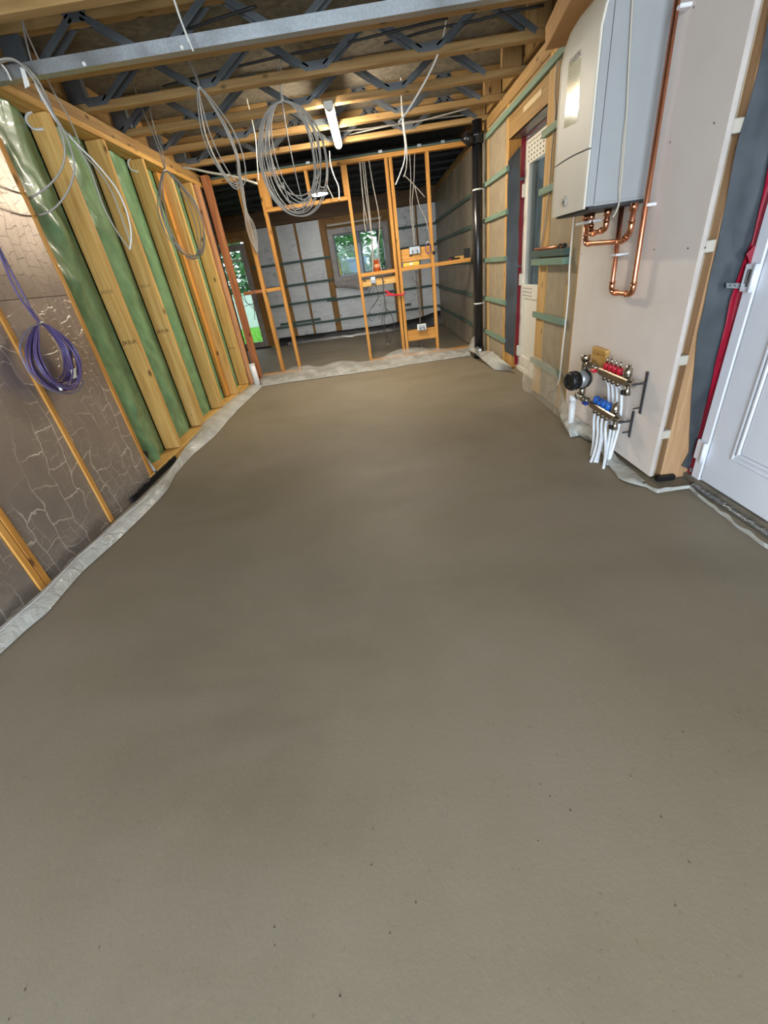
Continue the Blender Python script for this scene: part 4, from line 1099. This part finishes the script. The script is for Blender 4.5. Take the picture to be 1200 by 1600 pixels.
fold = [tuple(Vector(a).lerp(Vector(b), 0.45 + 0.15 * nz(i * .2, 3)) + Vector((0, 0, 0.029))) for i, (a, b) in enumerate(zip(resample(top, 60), resample(bot, 60)))][:34]
obj('fold_crease', G().tube(fold, 0.0022, 5), WPVC, pl1); top_tag(pl1, 'milky polythene strip lapped along the foot of the left wall')
tp = [(x, PY - 0.03, z) for x, y, z in [(-1.829,6.570,-0.074),(-1.610,6.570,0.032),(-1.367,6.570,0.086),(-1.121,6.570,0.082),(-0.932,6.570,0.038),(-0.777,6.570,0.074),(-0.628,6.570,0.083),(-0.465,6.570,0.061),(-0.328,6.570,-0.003),(-0.203,6.570,-0.096),(-0.056,6.570,-0.030),(0.106,6.570,0.089),(0.306,6.570,0.136),(0.498,6.570,0.129),(0.832,6.570,0.077),(1.139,6.570,0.019),(1.341,6.570,-0.017)]]
bo = [(-1.685,5.899,0.000),(-1.419,5.937,0.000),(-1.145,5.933,0.000),(-0.693,5.941,0.000),(-0.242,5.948,0.000),(0.028,5.944,0.000),(0.484,6.036,0.000),(0.935,6.044,0.000),(1.252,6.053,0.000)]
pl2 = sheet('polythene_sheet', [(x, y, max(z, 0.03)) for x, y, z in tp], bo, POLY, 90, 11, (0, -0.05, 0.035), 0.016, 7, None, 2.0, 0.002); top_tag(pl2, 'crinkled clear polythene heaped across the foot of the partition')
obj('hem', G().tube([tuple(Vector(p) + Vector((0, 0.01, 0.006))) for p in resample(bo, 40)], [0.006 + 0.004 * abs(nz(i * .7, 1)) for i in range(196)], 6), POLYW, pl2)
pl3 = sheet('polythene_sheet', [(1.405,6.882,-0.046),(1.405,6.496,0.201),(1.405,6.018,0.062)] + [(1.405,5.435,0.139),(1.405,4.622,0.105)], [(1.200,5.966,0.097),(1.220,5.617,0.111),(1.270,5.477,0.065)] + [(1.320,5.042,0.004),(1.481,4.867,0.004)], POLYW, 30, 7, (-0.02, 0, 0.02), 0.012, 8, None, 3.0, 0.002); top_tag(pl3, 'folded grey polythene flap around the base of the soil pipe')
pl4 = sheet('polythene_sheet', [(1.398,4.166,0.333),(1.398,3.772,0.345),(1.398,3.433,0.325)] + [(1.390,3.195,0.155),(1.390,3.088,0.064)], [(1.355,4.080,0.004),(1.372,3.854,0.004),(1.374,3.593,0.004),(1.357,3.229,0.004),(1.336,2.954,0.004)], POLYC, 36, 11, (-0.015, 0, 0), 0.009, 8, None, 4.0, 0.002); top_tag(pl4, 'clear polythene sheet hanging from the lowest batten beside the far door')
pl5 = sheet('polythene_sheet', [(1.389,3.149,0.076),(1.389,3.044,0.083),(1.389,2.908,0.076),(1.389,2.660,0.079),(1.389,2.519,0.050),(1.389,2.387,0.023),(1.389,2.213,-0.009),(1.389,2.031,-0.000)] , [(1.352,3.040,0.003),(1.274,2.760,0.003),(1.344,2.786,0.003),(1.372,2.648,0.003),(1.342,2.408,0.003),(1.266,2.101,0.003),(1.298,2.026,0.003),(1.375,1.935,0.003)], POLYW, 50, 9, (-0.04, 0, 0.01), 0.011, 9, None, 5.0, 0.002); top_tag(pl5, 'milky polythene fold along the foot of the plasterboard under the manifold')
pl6 = sheet('polythene_sheet', [(1.362,1.975,0.012),(1.368,1.905,0.012),(1.430,1.918,0.012),(1.553,1.921,0.012),(1.535,1.845,0.012),(1.519,1.639,0.012),(1.508,1.496,0.012),(1.509,1.330,0.012),(1.502,1.095,0.012)], [(1.349,1.992,0.001),(1.362,1.890,0.001),(1.428,1.895,0.001),(1.536,1.902,0.001),(1.524,1.833,0.001),(1.509,1.624,0.001),(1.500,1.488,0.001),(1.500,1.321,0.001),(1.492,1.092,0.001)], POLYW, 60, 6, (0, 0, 0.010), 0.006, 14, None, 6.0, 0.001); top_tag(pl6, 'narrow crinkled foil-like strip on the floor along the white door')

# ================================================================== cables
def cable(name, pts, r, mat, label, group=None, cat='cable', tip=None):
    o = obj(name, G().tube(pts, r, 7), mat); tag(o, label, cat, group)
    return o
def coil(name, tie, drop, half, loops, mat, label, feed, r=0.0042, seed=1, depth=0.03, jit=0.25, lean=(0, 0, 0), tmat=WHITECAB, along=(1, 0, 0), pinch=0.55):
    rnd = random.Random(seed); T0 = Vector(tie); pts = []; ax = Vector(along)
    n = 14
    for k in range(loops):
        h = half * (1 + rnd.uniform(-jit, jit)); d = drop * (1 + rnd.uniform(-jit * .45, jit * .25)); off = rnd.uniform(-half, half) * jit * .6
        dy = rnd.uniform(-depth, depth); perp = Vector((0, 0, 1)).cross(ax)
        for i in range(n):
            t = 2 * math.pi * i / n
            s_ = math.sin(t); c = (1 - math.cos(t)) / 2
            w = s_ * h * (pinch + (1 - pinch) * min(1, c * 2.2))
            if i == 0: w = rnd.uniform(-.008, .008)
            p = T0 + ax * (w + off * c) + Vector((0, 0, -d * c)) + perp * (dy * math.sin(t / 2) + rnd.uniform(-.004, .004)) + Vector(lean) * c
            pts.append(p)
    pts.append(T0)
    o = obj(name, G().tube(pts, r, 6, True, 4), mat); tag(o, label, 'cable coil')
    for f in feed: obj('feed_cable', G().tube(f, r, 6), mat, o)
    obj('cable_tie', G().tube([T0 + Vector((0.014, 0, 0.004)), T0 + Vector((0, 0.014, 0)), T0 + Vector((-0.014, 0, -0.004)), T0 + Vector((0, -0.014, 0)), T0 + Vector((0.014, 0, 0.004))], 0.004, 6), tmat, o)
    return o
def toward(P): return [tuple(p) for p in P]
# big coil, centre left
cA = coil('cable_coil', [(-0.490,4.200,2.352)][0], 0.66, 0.20, 10, GREYCAB, 'largest grey cable coil, hanging left of the batten light', [[(-0.461,4.200,2.667),(-0.474,4.200,2.546),(-0.494,4.200,2.356)], [(-0.430,4.200,2.663),(-0.459,4.200,2.512),(-0.485,4.200,2.355)]], 0.0048, 3, 0.05, 0.33, pinch=1.0)
obj('loose_strand', G().tube([(-0.483,4.140,2.336),(-0.491,4.140,2.188),(-0.488,4.140,2.020),(-0.480,4.140,1.863),(-0.470,4.140,1.726),(-0.476,4.140,1.676),(-0.510,4.140,1.668),(-0.546,4.140,1.693),(-0.579,4.140,1.773),(-0.594,4.140,1.877)], 0.0046, 6), GREYCAB, cA)
cB = coil('cable_coil', [(-1.031,4.050,2.443)][0], 0.56, 0.095, 5, GREYCAB, 'narrow grey cable coil hanging left of the largest coil', [[(-1.071,4.050,2.607),(-1.045,4.050,2.529),(-1.031,4.050,2.443)], [(-1.058,4.050,2.593),(-1.031,4.050,2.518),(-1.026,4.050,2.442)]], 0.0045, 9, 0.03, 0.35, (0.08, 0.12, 0))
cC = coil('cable_coil', [(-1.606,4.500,2.129)][0], 0.60, 0.155, 5, plain('slate_cable', '#77726c', 0.45), 'grey cable coil hanging against the studs of the left wall', [[(-1.650,4.500,2.712),(-1.636,4.500,2.520),(-1.606,4.500,2.302),(-1.606,4.500,2.129)], [(-1.571,4.500,2.550),(-1.590,4.500,2.380),(-1.581,4.500,2.218),(-1.606,4.500,2.129)]], 0.0045, 5, 0.03, 0.25, (0.0, 0.06, 0))
cS = coil('cable_coil', [(-1.800,2.492,1.177)][0], 0.325, 0.165, 14, PURPLE, 'purple cable coil hanging against the foil boards', [[(-1.800,2.450,1.618),(-1.800,2.453,1.493),(-1.800,2.436,1.333),(-1.800,2.463,1.233),(-1.800,2.487,1.178)], [(-1.800,2.473,1.633),(-1.800,2.470,1.493),(-1.800,2.473,1.341),(-1.800,2.478,1.241),(-1.800,2.492,1.177)]], 0.0058, 12, 0.034, 0.30, (0, -0.04, 0), WHITECAB, (0, 1, 0))
obj('cable_tie', G().tube([(-1.790,2.370,0.880),(-1.790,2.384,0.862),(-1.790,2.383,0.841)], 0.009, 6), WHITECAB, cS)
obj('label_tag', G().prism([tuple(p) for p in [(-1.785,2.522,0.924),(-1.785,2.571,0.925),(-1.785,2.543,0.876),(-1.785,2.502,0.877)]], (0.002, 0, 0), 0), WHITECAB, cS)
obj('grey_core', G().tube([(-1.785,2.469,1.175),(-1.785,2.388,1.164),(-1.785,2.291,1.121),(-1.785,2.240,1.068),(-1.785,2.227,0.977),(-1.785,2.276,0.888),(-1.785,2.383,0.823),(-1.785,2.503,0.811),(-1.785,2.589,0.847)], 0.005, 6), LILAC, cS)
# loops hanging off the left end of the channel
cable('hanging_cable', [(-1.871,3.060,2.335),(-1.756,3.060,2.352),(-1.688,3.060,2.351),(-1.637,3.060,2.322),(-1.599,3.060,2.255),(-1.588,3.060,2.128),(-1.591,3.060,2.036),(-1.622,3.060,1.958),(-1.686,3.060,1.895),(-1.806,3.060,1.836),(-1.942,3.060,1.802),(-2.051,3.060,1.815),(-2.174,3.060,1.866)], 0.0052, GREYCAB, 'grey cable looped over the left end of the steel channel, smaller loop')
cable('hanging_cable', [(-1.850,3.040,2.341),(-1.713,3.040,2.353),(-1.650,3.040,2.331),(-1.609,3.040,2.255),(-1.584,3.040,2.143),(-1.560,3.040,2.055),(-1.563,3.040,1.961),(-1.591,3.040,1.886),(-1.676,3.040,1.803),(-1.787,3.040,1.741),(-1.896,3.040,1.721),(-1.996,3.040,1.752),(-2.045,3.040,1.812),(-2.108,3.040,1.942)], 0.0052, GREYCAB, 'grey cable looped over the left end of the steel channel, larger loop')
hl = cable('hanging_cable', [(-1.632,3.080,2.308),(-1.629,3.080,2.227),(-1.605,3.080,2.122),(-1.584,3.080,2.080),(-1.538,3.080,2.007),(-1.472,3.080,1.915),(-1.413,3.080,1.800),(-1.398,3.080,1.698),(-1.409,3.080,1.604),(-1.433,3.080,1.542),(-1.462,3.080,1.495)], 0.0050, WHITECAB, 'pale cable drooping from the channel end across the nearest wide stud')
obj('return_strand', G().tube([(-1.462,3.080,1.495),(-1.471,3.080,1.520),(-1.495,3.080,1.582),(-1.521,3.080,1.697),(-1.520,3.080,1.819),(-1.518,3.080,1.901),(-1.534,3.080,1.979),(-1.557,3.080,2.055)], 0.0046, 6), GREYCAB, hl)
obj('return_strand', G().tube([(-1.453,3.100,1.529),(-1.450,3.100,1.659),(-1.452,3.100,1.784),(-1.481,3.100,1.882),(-1.533,3.100,1.969)], 0.0046, 6), GREYCAB, hl)
stp = obj('cable_strap', G().prism([tuple(p) for p in [(-1.680,3.085,2.334),(-1.662,3.085,2.323),(-1.670,3.085,2.261),(-1.699,3.085,2.254)]], (0, 0.006, 0), 0), WHITECAB); tag(stp, 'white strap holding cables at the left end of the steel channel', 'strap')
obj('strap_tail', G().tube([(-1.769,3.080,2.358),(-1.753,3.080,2.327),(-1.750,3.080,2.286)], [0.005] * 10 + [0.002], 6), WHITECAB, stp)
for k, (pts, lbl) in enumerate((
        ([(-1.726,3.400,2.786),(-1.726,3.400,2.666),(-1.757,3.400,2.552),(-1.781,3.400,2.426),(-1.806,3.400,2.293)], 'thin grey cable dropping from the joists at top left, left of a pair'),
        ([(-1.712,3.400,2.785),(-1.737,3.400,2.624),(-1.735,3.400,2.524),(-1.726,3.400,2.428),(-1.718,3.400,2.338),(-1.686,3.400,2.208),(-1.679,3.400,2.088)], 'thin grey cable dropping from the joists at top left, right of a pair'))):
    cable('ceiling_cable', pts, 0.0045, GREYCAB, lbl)
wc = cable('ceiling_cable', [(-0.785,3.000,2.496),(-0.778,3.000,2.433),(-0.773,3.000,2.380),(-0.762,3.000,2.324),(-0.754,3.000,2.283),(-0.748,3.000,2.255)], 0.0045, WHITECAB, 'pair of white cables passing behind the steel channel')
obj('second_strand', G().tube([(-0.788,3.010,2.500),(-0.776,3.010,2.416),(-0.771,3.010,2.362),(-0.762,3.010,2.292)], 0.0045, 6), WHITECAB, wc)
cF = cable('hanging_cable', [(0.753,4.100,2.764),(0.730,4.100,2.628),(0.708,4.100,2.535),(0.657,4.100,2.432),(0.578,4.100,2.328),(0.477,4.100,2.222),(0.405,4.100,2.155),(0.343,4.100,2.109)], 0.0065, WHITECAB, 'thick white cable curving down right of the batten light')
obj('cut_end', G().cyl([(0.343,4.100,2.109)][0], [(0.327,4.100,2.100)][0], 0.0045, 8), BRASS, cF)
cable('hanging_cable', [(0.509,5.300,2.770),(0.493,5.300,2.558),(0.487,5.300,2.379),(0.495,5.300,2.213),(0.477,5.300,2.093),(0.421,5.300,1.990),(0.366,5.300,1.909)], 0.005, WHITECAB, 'grey-white dangling cable ending above the right partition bay, longer of two')
cable('hanging_cable', [(0.495,5.320,2.563),(0.502,5.320,2.335),(0.511,5.320,2.167),(0.492,5.320,2.035),(0.458,5.320,1.963)], 0.005, GREYCAB, 'grey dangling cable ending above the right partition bay, shorter of two')
cable('hanging_cable', [(-0.927,5.200,2.720),(-0.919,5.200,2.544),(-0.921,5.200,2.409),(-0.948,5.200,2.271),(-0.981,5.200,2.088)], 0.005, WHITECAB, 'single white cable hanging straight, between the narrow and the largest coil')
tk = cable('hanging_cable', [(-1.811,5.600,2.360),(-1.697,5.600,2.335),(-1.529,5.600,2.283),(-1.307,5.600,2.225),(-1.076,5.600,2.137)], 0.011, SOFTB, 'thick pale cable running sideways above the left partition bay', cat='cable')
lc = cable('lamp_cable', [(-0.281,6.000,2.387),(-0.293,6.000,2.283),(-0.272,6.000,2.167),(-0.239,6.000,2.064),(-0.253,6.000,1.947)], 0.006, WHITECAB, 'white supply cable hanging from the end of the batten light')
obj('cable_end', G().cyl([(-0.250,6.000,1.958)][0], [(-0.255,6.000,1.935)][0], 0.007, 8), BRASS, lc)
lk = cable('hanging_cable', [(-0.357,6.594,2.419),(-0.380,6.500,2.258),(-0.399,6.500,2.204),(-0.387,6.500,2.139),(-0.360,6.500,2.071),(-0.344,6.500,2.024)], 0.006, WHITECAB, 'cable with a brown connector hanging over the doorway head')
obj('connector', G().box(*sum(([a - 0.012, a + 0.012] for a in [(-0.392,6.500,2.197)][0]), [])[:6], 0.004), ORANGEP, lk)
obj('side_loop', G().tube([(-0.514,6.500,2.305),(-0.502,6.500,2.210),(-0.465,6.500,2.155),(-0.405,6.500,2.173)], 0.005, 6), GREYCAB, lk)
bn = empty('cable_bundle', [(0.146,6.620,2.370)][0]); tag(bn, 'bundle of grey cables hanging in the bay right of the doorway', 'cables')
for pts in ([(0.035,6.620,2.383),(0.034,6.620,2.163),(0.024,6.620,1.933),(0.006,6.620,1.764),(0.014,6.620,1.644)], [(0.075,6.630,2.380),(0.068,6.630,2.062),(0.078,6.630,1.791),(0.079,6.630,1.615),(0.074,6.630,1.397),(0.043,6.630,1.173)], [(0.098,6.620,2.376),(0.092,6.620,2.058),(0.090,6.620,1.754),(0.067,6.620,1.471),(0.029,6.620,1.136)], [(0.051,6.630,2.383),(0.027,6.630,2.067),(0.043,6.630,1.726)], [(0.155,6.620,2.381),(0.174,6.620,2.113),(0.204,6.620,1.844),(0.198,6.620,1.671),(0.138,6.620,1.352),(0.164,6.620,1.135),(0.161,6.620,0.675)]):
    obj('strand', G().tube(pts, 0.007, 6), GREYCAB, bn)
bn2 = empty('cable_bundle', [(0.672,6.620,2.368)][0]); tag(bn2, 'grey cables dropping to the upper junction box in the right bay', 'cables')
for pts in ([(0.665,6.620,2.381),(0.657,6.620,2.119),(0.625,6.620,1.860),(0.633,6.620,1.582),(0.643,6.620,1.400)], [(0.730,6.630,2.387),(0.698,6.630,2.116),(0.651,6.630,1.858),(0.651,6.630,1.580),(0.644,6.630,1.400)], [(0.588,6.620,2.160),(0.700,6.620,2.050),(0.821,6.620,1.916)], [(0.700,6.620,2.050),(0.741,6.620,1.846),(0.819,6.620,1.664),(0.855,6.620,1.447)]):
    obj('strand', G().tube(pts, 0.006, 6), GREYCAB, bn2)
bn3 = empty('cable_bundle', [(0.684,6.640,1.131)][0]); tag(bn3, 'grey-brown cables joining the two junction boxes of the right bay', 'cables')
for pts in ([(0.640,6.660,1.114),(0.640,6.660,0.900),(0.647,6.660,0.652),(0.648,6.660,0.437)], [(0.667,6.660,1.110),(0.667,6.660,0.896),(0.665,6.660,0.649),(0.639,6.660,0.438)], [(0.619,6.660,0.308),(0.631,6.660,0.217),(0.649,6.660,0.077)]):
    obj('strand', G().tube(pts, 0.009, 6), plain('brown_grey_cable', '#5a5048', 0.5), bn3)
bn4 = empty('cable_bundle', [(-1.467,6.570,2.432)][0]); tag(bn4, 'grey cables tied down the face of the leftmost open partition stud', 'cables')
for k in range(6):
    d = (k - 2.5) * 1.6; e = abs(k - 2.5)
    pts = [p for p in [(-1.449,6.580,2.524),(-1.469,6.580,2.275),(-1.488,6.580,2.047),(-1.478,6.580,1.909),(-1.472,6.580,1.754),(-1.470,6.580,1.581)]]
    pts = [Vector(p) + Vector((0.016 * (k - 2.5) * w, -0.004 * (k % 2), 0)) for p, w in zip(pts, (0.4, 0.5, 0.4, 1.3, 1.2, 0.1))]
    obj('strand', G().tube(pts, 0.006, 6), GREYCAB, bn4)
dk = cable('dark_cable', [(-1.954,6.560,1.031),(-1.957,6.560,1.137),(-1.880,6.560,1.206),(-1.766,6.560,1.223),(-1.651,6.560,1.154),(-1.623,6.560,1.030),(-1.650,6.560,0.869)], 0.004, DARKCAB, 'thin dark cables looped around the left noggin by the garden door', cat='cable')
for pts in ([(-1.835,6.560,1.177),(-1.800,6.560,1.052),(-1.730,6.560,0.978),(-1.668,6.560,0.871),(-1.682,6.560,0.789)], [(-1.817,6.560,1.175),(-1.895,6.560,0.983),(-1.698,6.560,0.991),(-1.727,6.560,0.795)], [(-1.790,6.560,1.115),(-1.758,6.560,1.007),(-1.645,6.560,1.016),(-1.578,6.560,1.089)]): obj('strand', G().tube(pts, 0.004, 6), DARKCAB, dk)
cM = cable('dark_cable', [(0.161,6.600,1.120),(0.157,6.600,0.801),(0.170,6.600,0.683)], 0.005, DARKCAB, 'dark flex with a hanging loop in the bay left of the twin studs')
obj('loop', G().tube([(0.170,6.600,0.683),(0.104,6.600,0.599),(0.081,6.600,0.490),(0.103,6.600,0.365),(0.143,6.600,0.225),(0.200,6.600,0.299),(0.254,6.600,0.433),(0.241,6.600,0.573),(0.204,6.600,0.654),(0.170,6.600,0.683),(0.117,6.600,0.555),(0.124,6.600,0.380),(0.156,6.600,0.251)], 0.005, 6), DARKCAB, cM)
obj('plug', G().cyl([(0.144,6.600,0.234)][0], [(0.139,6.600,0.190)][0], 0.012, 8), BRASS, cM)
wcd = cable('power_cord', [(1.385,3.300,1.465),(1.385,3.307,1.340),(1.385,3.309,1.186),(1.385,3.308,1.054),(1.385,3.286,0.876),(1.385,3.291,0.664),(1.385,3.301,0.505),(1.385,3.306,0.313),(1.385,3.337,0.221)], 0.006, WHITECAB, 'white cord hanging down the right wall beside the plasterboard')
for pts in ([(1.385,3.337,0.221),(1.385,3.368,0.182),(1.385,3.468,0.131),(1.385,3.534,0.097)], [(1.385,3.337,0.221),(1.385,3.341,0.179),(1.385,3.427,0.136),(1.385,3.432,0.092)], [(1.385,3.337,0.221),(1.385,3.390,0.156),(1.385,3.497,0.129),(1.385,3.502,0.084)]): obj('bare_wire', G().tube(pts, 0.0022, 5), DARKCAB, wcd)
bcd = cable('power_cord', [(1.204,2.495,2.058),(1.209,2.495,1.996),(1.218,2.495,1.903),(1.230,2.495,1.784),(1.244,2.495,1.656),(1.250,2.495,1.567),(1.258,2.495,1.449),(1.261,2.495,1.374),(1.262,2.495,1.328),(1.252,2.495,1.293),(1.239,2.495,1.274)], 0.0045, SOFTB, 'pale cord hanging down the grey side of the boiler')
obj('second_strand', G().tube([(1.242,2.500,1.679),(1.245,2.500,1.580),(1.251,2.500,1.469),(1.257,2.500,1.375),(1.267,2.500,1.333)], 0.0035, 6), SOFTB, bcd)
cable('wall_cable', [(1.425,3.885,2.259),(1.425,3.895,2.106),(1.425,3.865,1.966),(1.425,3.892,1.763),(1.425,3.896,1.538),(1.425,3.956,1.299),(1.425,4.029,1.148)], 0.005, GREYCAB, 'thin grey cable running down the right wall beside the boiler')
# black cables threaded along between the joists
for k, (pts, lbl) in enumerate((
        ([(-1.357,4.297,2.560),(-0.913,4.207,2.560),(-0.476,4.139,2.560),(-0.064,4.111,2.560),(0.336,4.049,2.560),(0.717,3.989,2.560)], 'long black cable threaded through the joists behind the channel'),
        ([(-1.605,3.915,2.560),(-1.210,3.734,2.560),(-0.827,3.585,2.560),(-0.457,3.492,2.560)], 'black cables sagging between the joists at top left'),
        ([(0.297,4.199,2.560),(0.649,4.109,2.560),(0.908,4.091,2.560),(1.156,4.047,2.560),(1.363,4.033,2.560)], 'black cable threaded through the joists at top right'),
        ([(-1.002,5.590,2.550),(-0.529,5.731,2.550),(-0.062,5.798,2.550),(0.483,5.879,2.550),(1.026,5.874,2.550)], 'dark cable resting along the far joists'))):
    cable('ceiling_cable', pts, 0.008, DARKCAB, lbl)
for k, pts in enumerate(([(-0.143,5.918,2.520),(0.205,5.986,2.520),(0.624,5.975,2.520),(1.337,6.067,2.520)], [(-0.083,6.030,2.500),(0.341,5.923,2.500),(0.755,5.912,2.500),(1.231,5.732,2.500)])):
    cable('ceiling_cable', pts, 0.007, GREYCAB, ('upper' if k else 'lower') + ' grey cable running across above the far joists right of the light')

# ================================================================== small things on the partition
def backbox(px, w, h, label, y, dep=0.03):
    o = obj('junction_box', G().box(px[0] - w, px[0] + w, y - dep, y, px[2] - h, px[2] + h, 0.006), STEEL if dep < 0.04 else WPVC); tag(o, label, 'box')
    obj('cable_entry', G().box(px[0] - w * .7, px[0] + w * .7, y - dep - 0.001, y - dep + 0.003, px[2] - h * .7, px[2] + h * .7), GREYP, o)
    for s_ in (-1, 1): obj('wire', G().tube([(px[0] + s_ * w * .3, y - dep, px[2]), (px[0] + s_ * w * .5, y - dep - 0.04, px[2] - 0.02), (px[0] + s_ * w * .2, y - dep - 0.05, px[2] - h * 1.1)], 0.004, 6), DARKCAB, o)
    return o
backbox([(0.639,6.620,1.356)][0], 0.075, 0.045, 'metal junction box on the upper board of the right bay', PY + 0.044)
backbox([(0.657,6.600,0.390)][0], 0.065, 0.042, 'white junction box on the low board of the right bay', PY + 0.019, 0.045)
b3 = backbox([(0.029,6.620,1.074)][0], 0.035, 0.045, 'small metal box with loose wires left of the twin studs', PY + 0.044)
lp_ = empty('wire_loops', [(0.007,6.600,0.982)][0]); tag(lp_, 'dark loose wire loops below the small metal box', 'wire')
for pts in ([(0.034,6.600,1.042),(-0.011,6.600,0.984),(-0.045,6.600,0.932),(-0.013,6.600,0.904),(0.032,6.600,0.963),(0.066,6.600,1.014)], [(0.059,6.600,1.031),(0.073,6.600,0.933),(0.071,6.600,0.845),(0.048,6.600,0.815),(-0.026,6.600,0.742)], [(0.082,6.600,0.860),(0.007,6.600,0.779),(-0.069,6.600,0.705),(-0.101,6.600,0.608),(-0.052,6.600,0.559)]): obj('strand', G().tube(pts, 0.004, 6), DARKCAB, lp_)
pc = [(0.818,6.580,1.354)][0]
g = G().tube([(pc[0] + 0.035 * math.cos(t * .7), PY - 0.012 - 0.002 * (t % 3), pc[2] + 0.06 * math.sin(t * .7)) for t in range(30)], 0.007, 6)
pk = obj('wire_coil', g, PURPLE); tag(pk, 'small dark purple wire coil hung on the right partition stud', 'cable coil')
obj('coil_tie', G().tube([(pc[0] - .02, PY - .03, pc[2] + .06), (pc[0], PY - .035, pc[2] + .075), (pc[0] + .02, PY - 0.02, pc[2] + .06)], 0.006, 6), WHITECAB, pk)
kb = box('clip', 0.87, 0.915, PY - 0.04, PY - 0.001, 1.275, 1.315, BLACK, None, 0.012); tag(kb, 'black plastic clip on the right partition stud', 'clip')
lv = box('spirit_level', 0.45, 0.70, PY + 0.01, PY + 0.035, 1.179, 1.225, YELLOW, None, 0.004); tag(lv, 'yellow spirit level lying on the right noggin', 'level')
box('vial', 0.555, 0.595, PY + 0.008, PY + 0.012, 1.192, 1.215, PEX, lv, 0.001)
for x in (0.452, 0.690): box('end_cap', x - 0.004, x + 0.012, PY + 0.008, PY + 0.037, 1.1785, 1.227, BLACK, lv, 0.003)
# red pliers hooked at the twin studs
rp = empty('pliers', [(0.249,6.570,0.888)][0]); tag(rp, 'red-handled pliers hanging across the twin studs', 'pliers')
obj('handle', G().tube([(0.181,6.570,0.929),(0.231,6.570,0.891),(0.300,6.570,0.858),(0.354,6.570,0.851)], 0.013, 8), REDP, rp)
obj('handle', G().tube([(0.183,6.570,0.872),(0.246,6.570,0.864),(0.300,6.570,0.858)], 0.012, 8), REDP, rp)
obj('jaws', G().tube([(0.354,6.570,0.851),(0.427,6.570,0.850),(0.448,6.570,0.879)], [0.012] * 9 + [0.005, 0.005], 8), REDP, rp)
tb_ = [(0.107,6.640,1.181)][0]
tub = obj('tub', G().lathe((tb_[0], PY + 0.088, 1.175), (0, 0, 1), [(0, 0.042), (0.004, 0.046), (0.13, 0.050), (0.131, 0.053), (0.14, 0.053)], 20), ORANGEP); tag(tub, 'orange plastic tub on the noggin in front of the rear window', 'tub')
obj('tub_label', G().lathe((tb_[0], PY + 0.088, 1.21), (0, 0, 1), [(0, 0.0485), (0.05, 0.0495)], 20), plain('tub_label', '#d88a60', 0.5), tub)
tl = empty('drill', (1.22, PY + 0.03, 1.178)); tag(tl, 'black and red hand tool lying on the noggin by the soil pipe', 'tool')
obj('tool_body', G().box(1.10, 1.17, PY + 0.005, PY + 0.045, 1.179, 1.215, 0.012).box(1.16, 1.25, PY + 0.012, PY + 0.04, 1.179, 1.20, 0.008), BLACK, tl)
obj('trigger', G().box(1.105, 1.125, PY + 0.0, PY + 0.006, 1.183, 1.196, 0.002), REDP, tl)
op = box('offcut', 1.19, 1.31, PY + 0.05, PY + 0.085, 1.179, 1.215, PINE['x'], None, 0.003); tag(op, 'small pale offcut of timber on the noggin behind the hand tool', 'offcut')
bb_ = box('black_box', 1.315, 1.385, PY + 0.0, PY + 0.05, 1.179, 1.29, BLACK, None, 0.006); tag(bb_, 'small black box standing on the noggin right by the soil pipe', 'box')
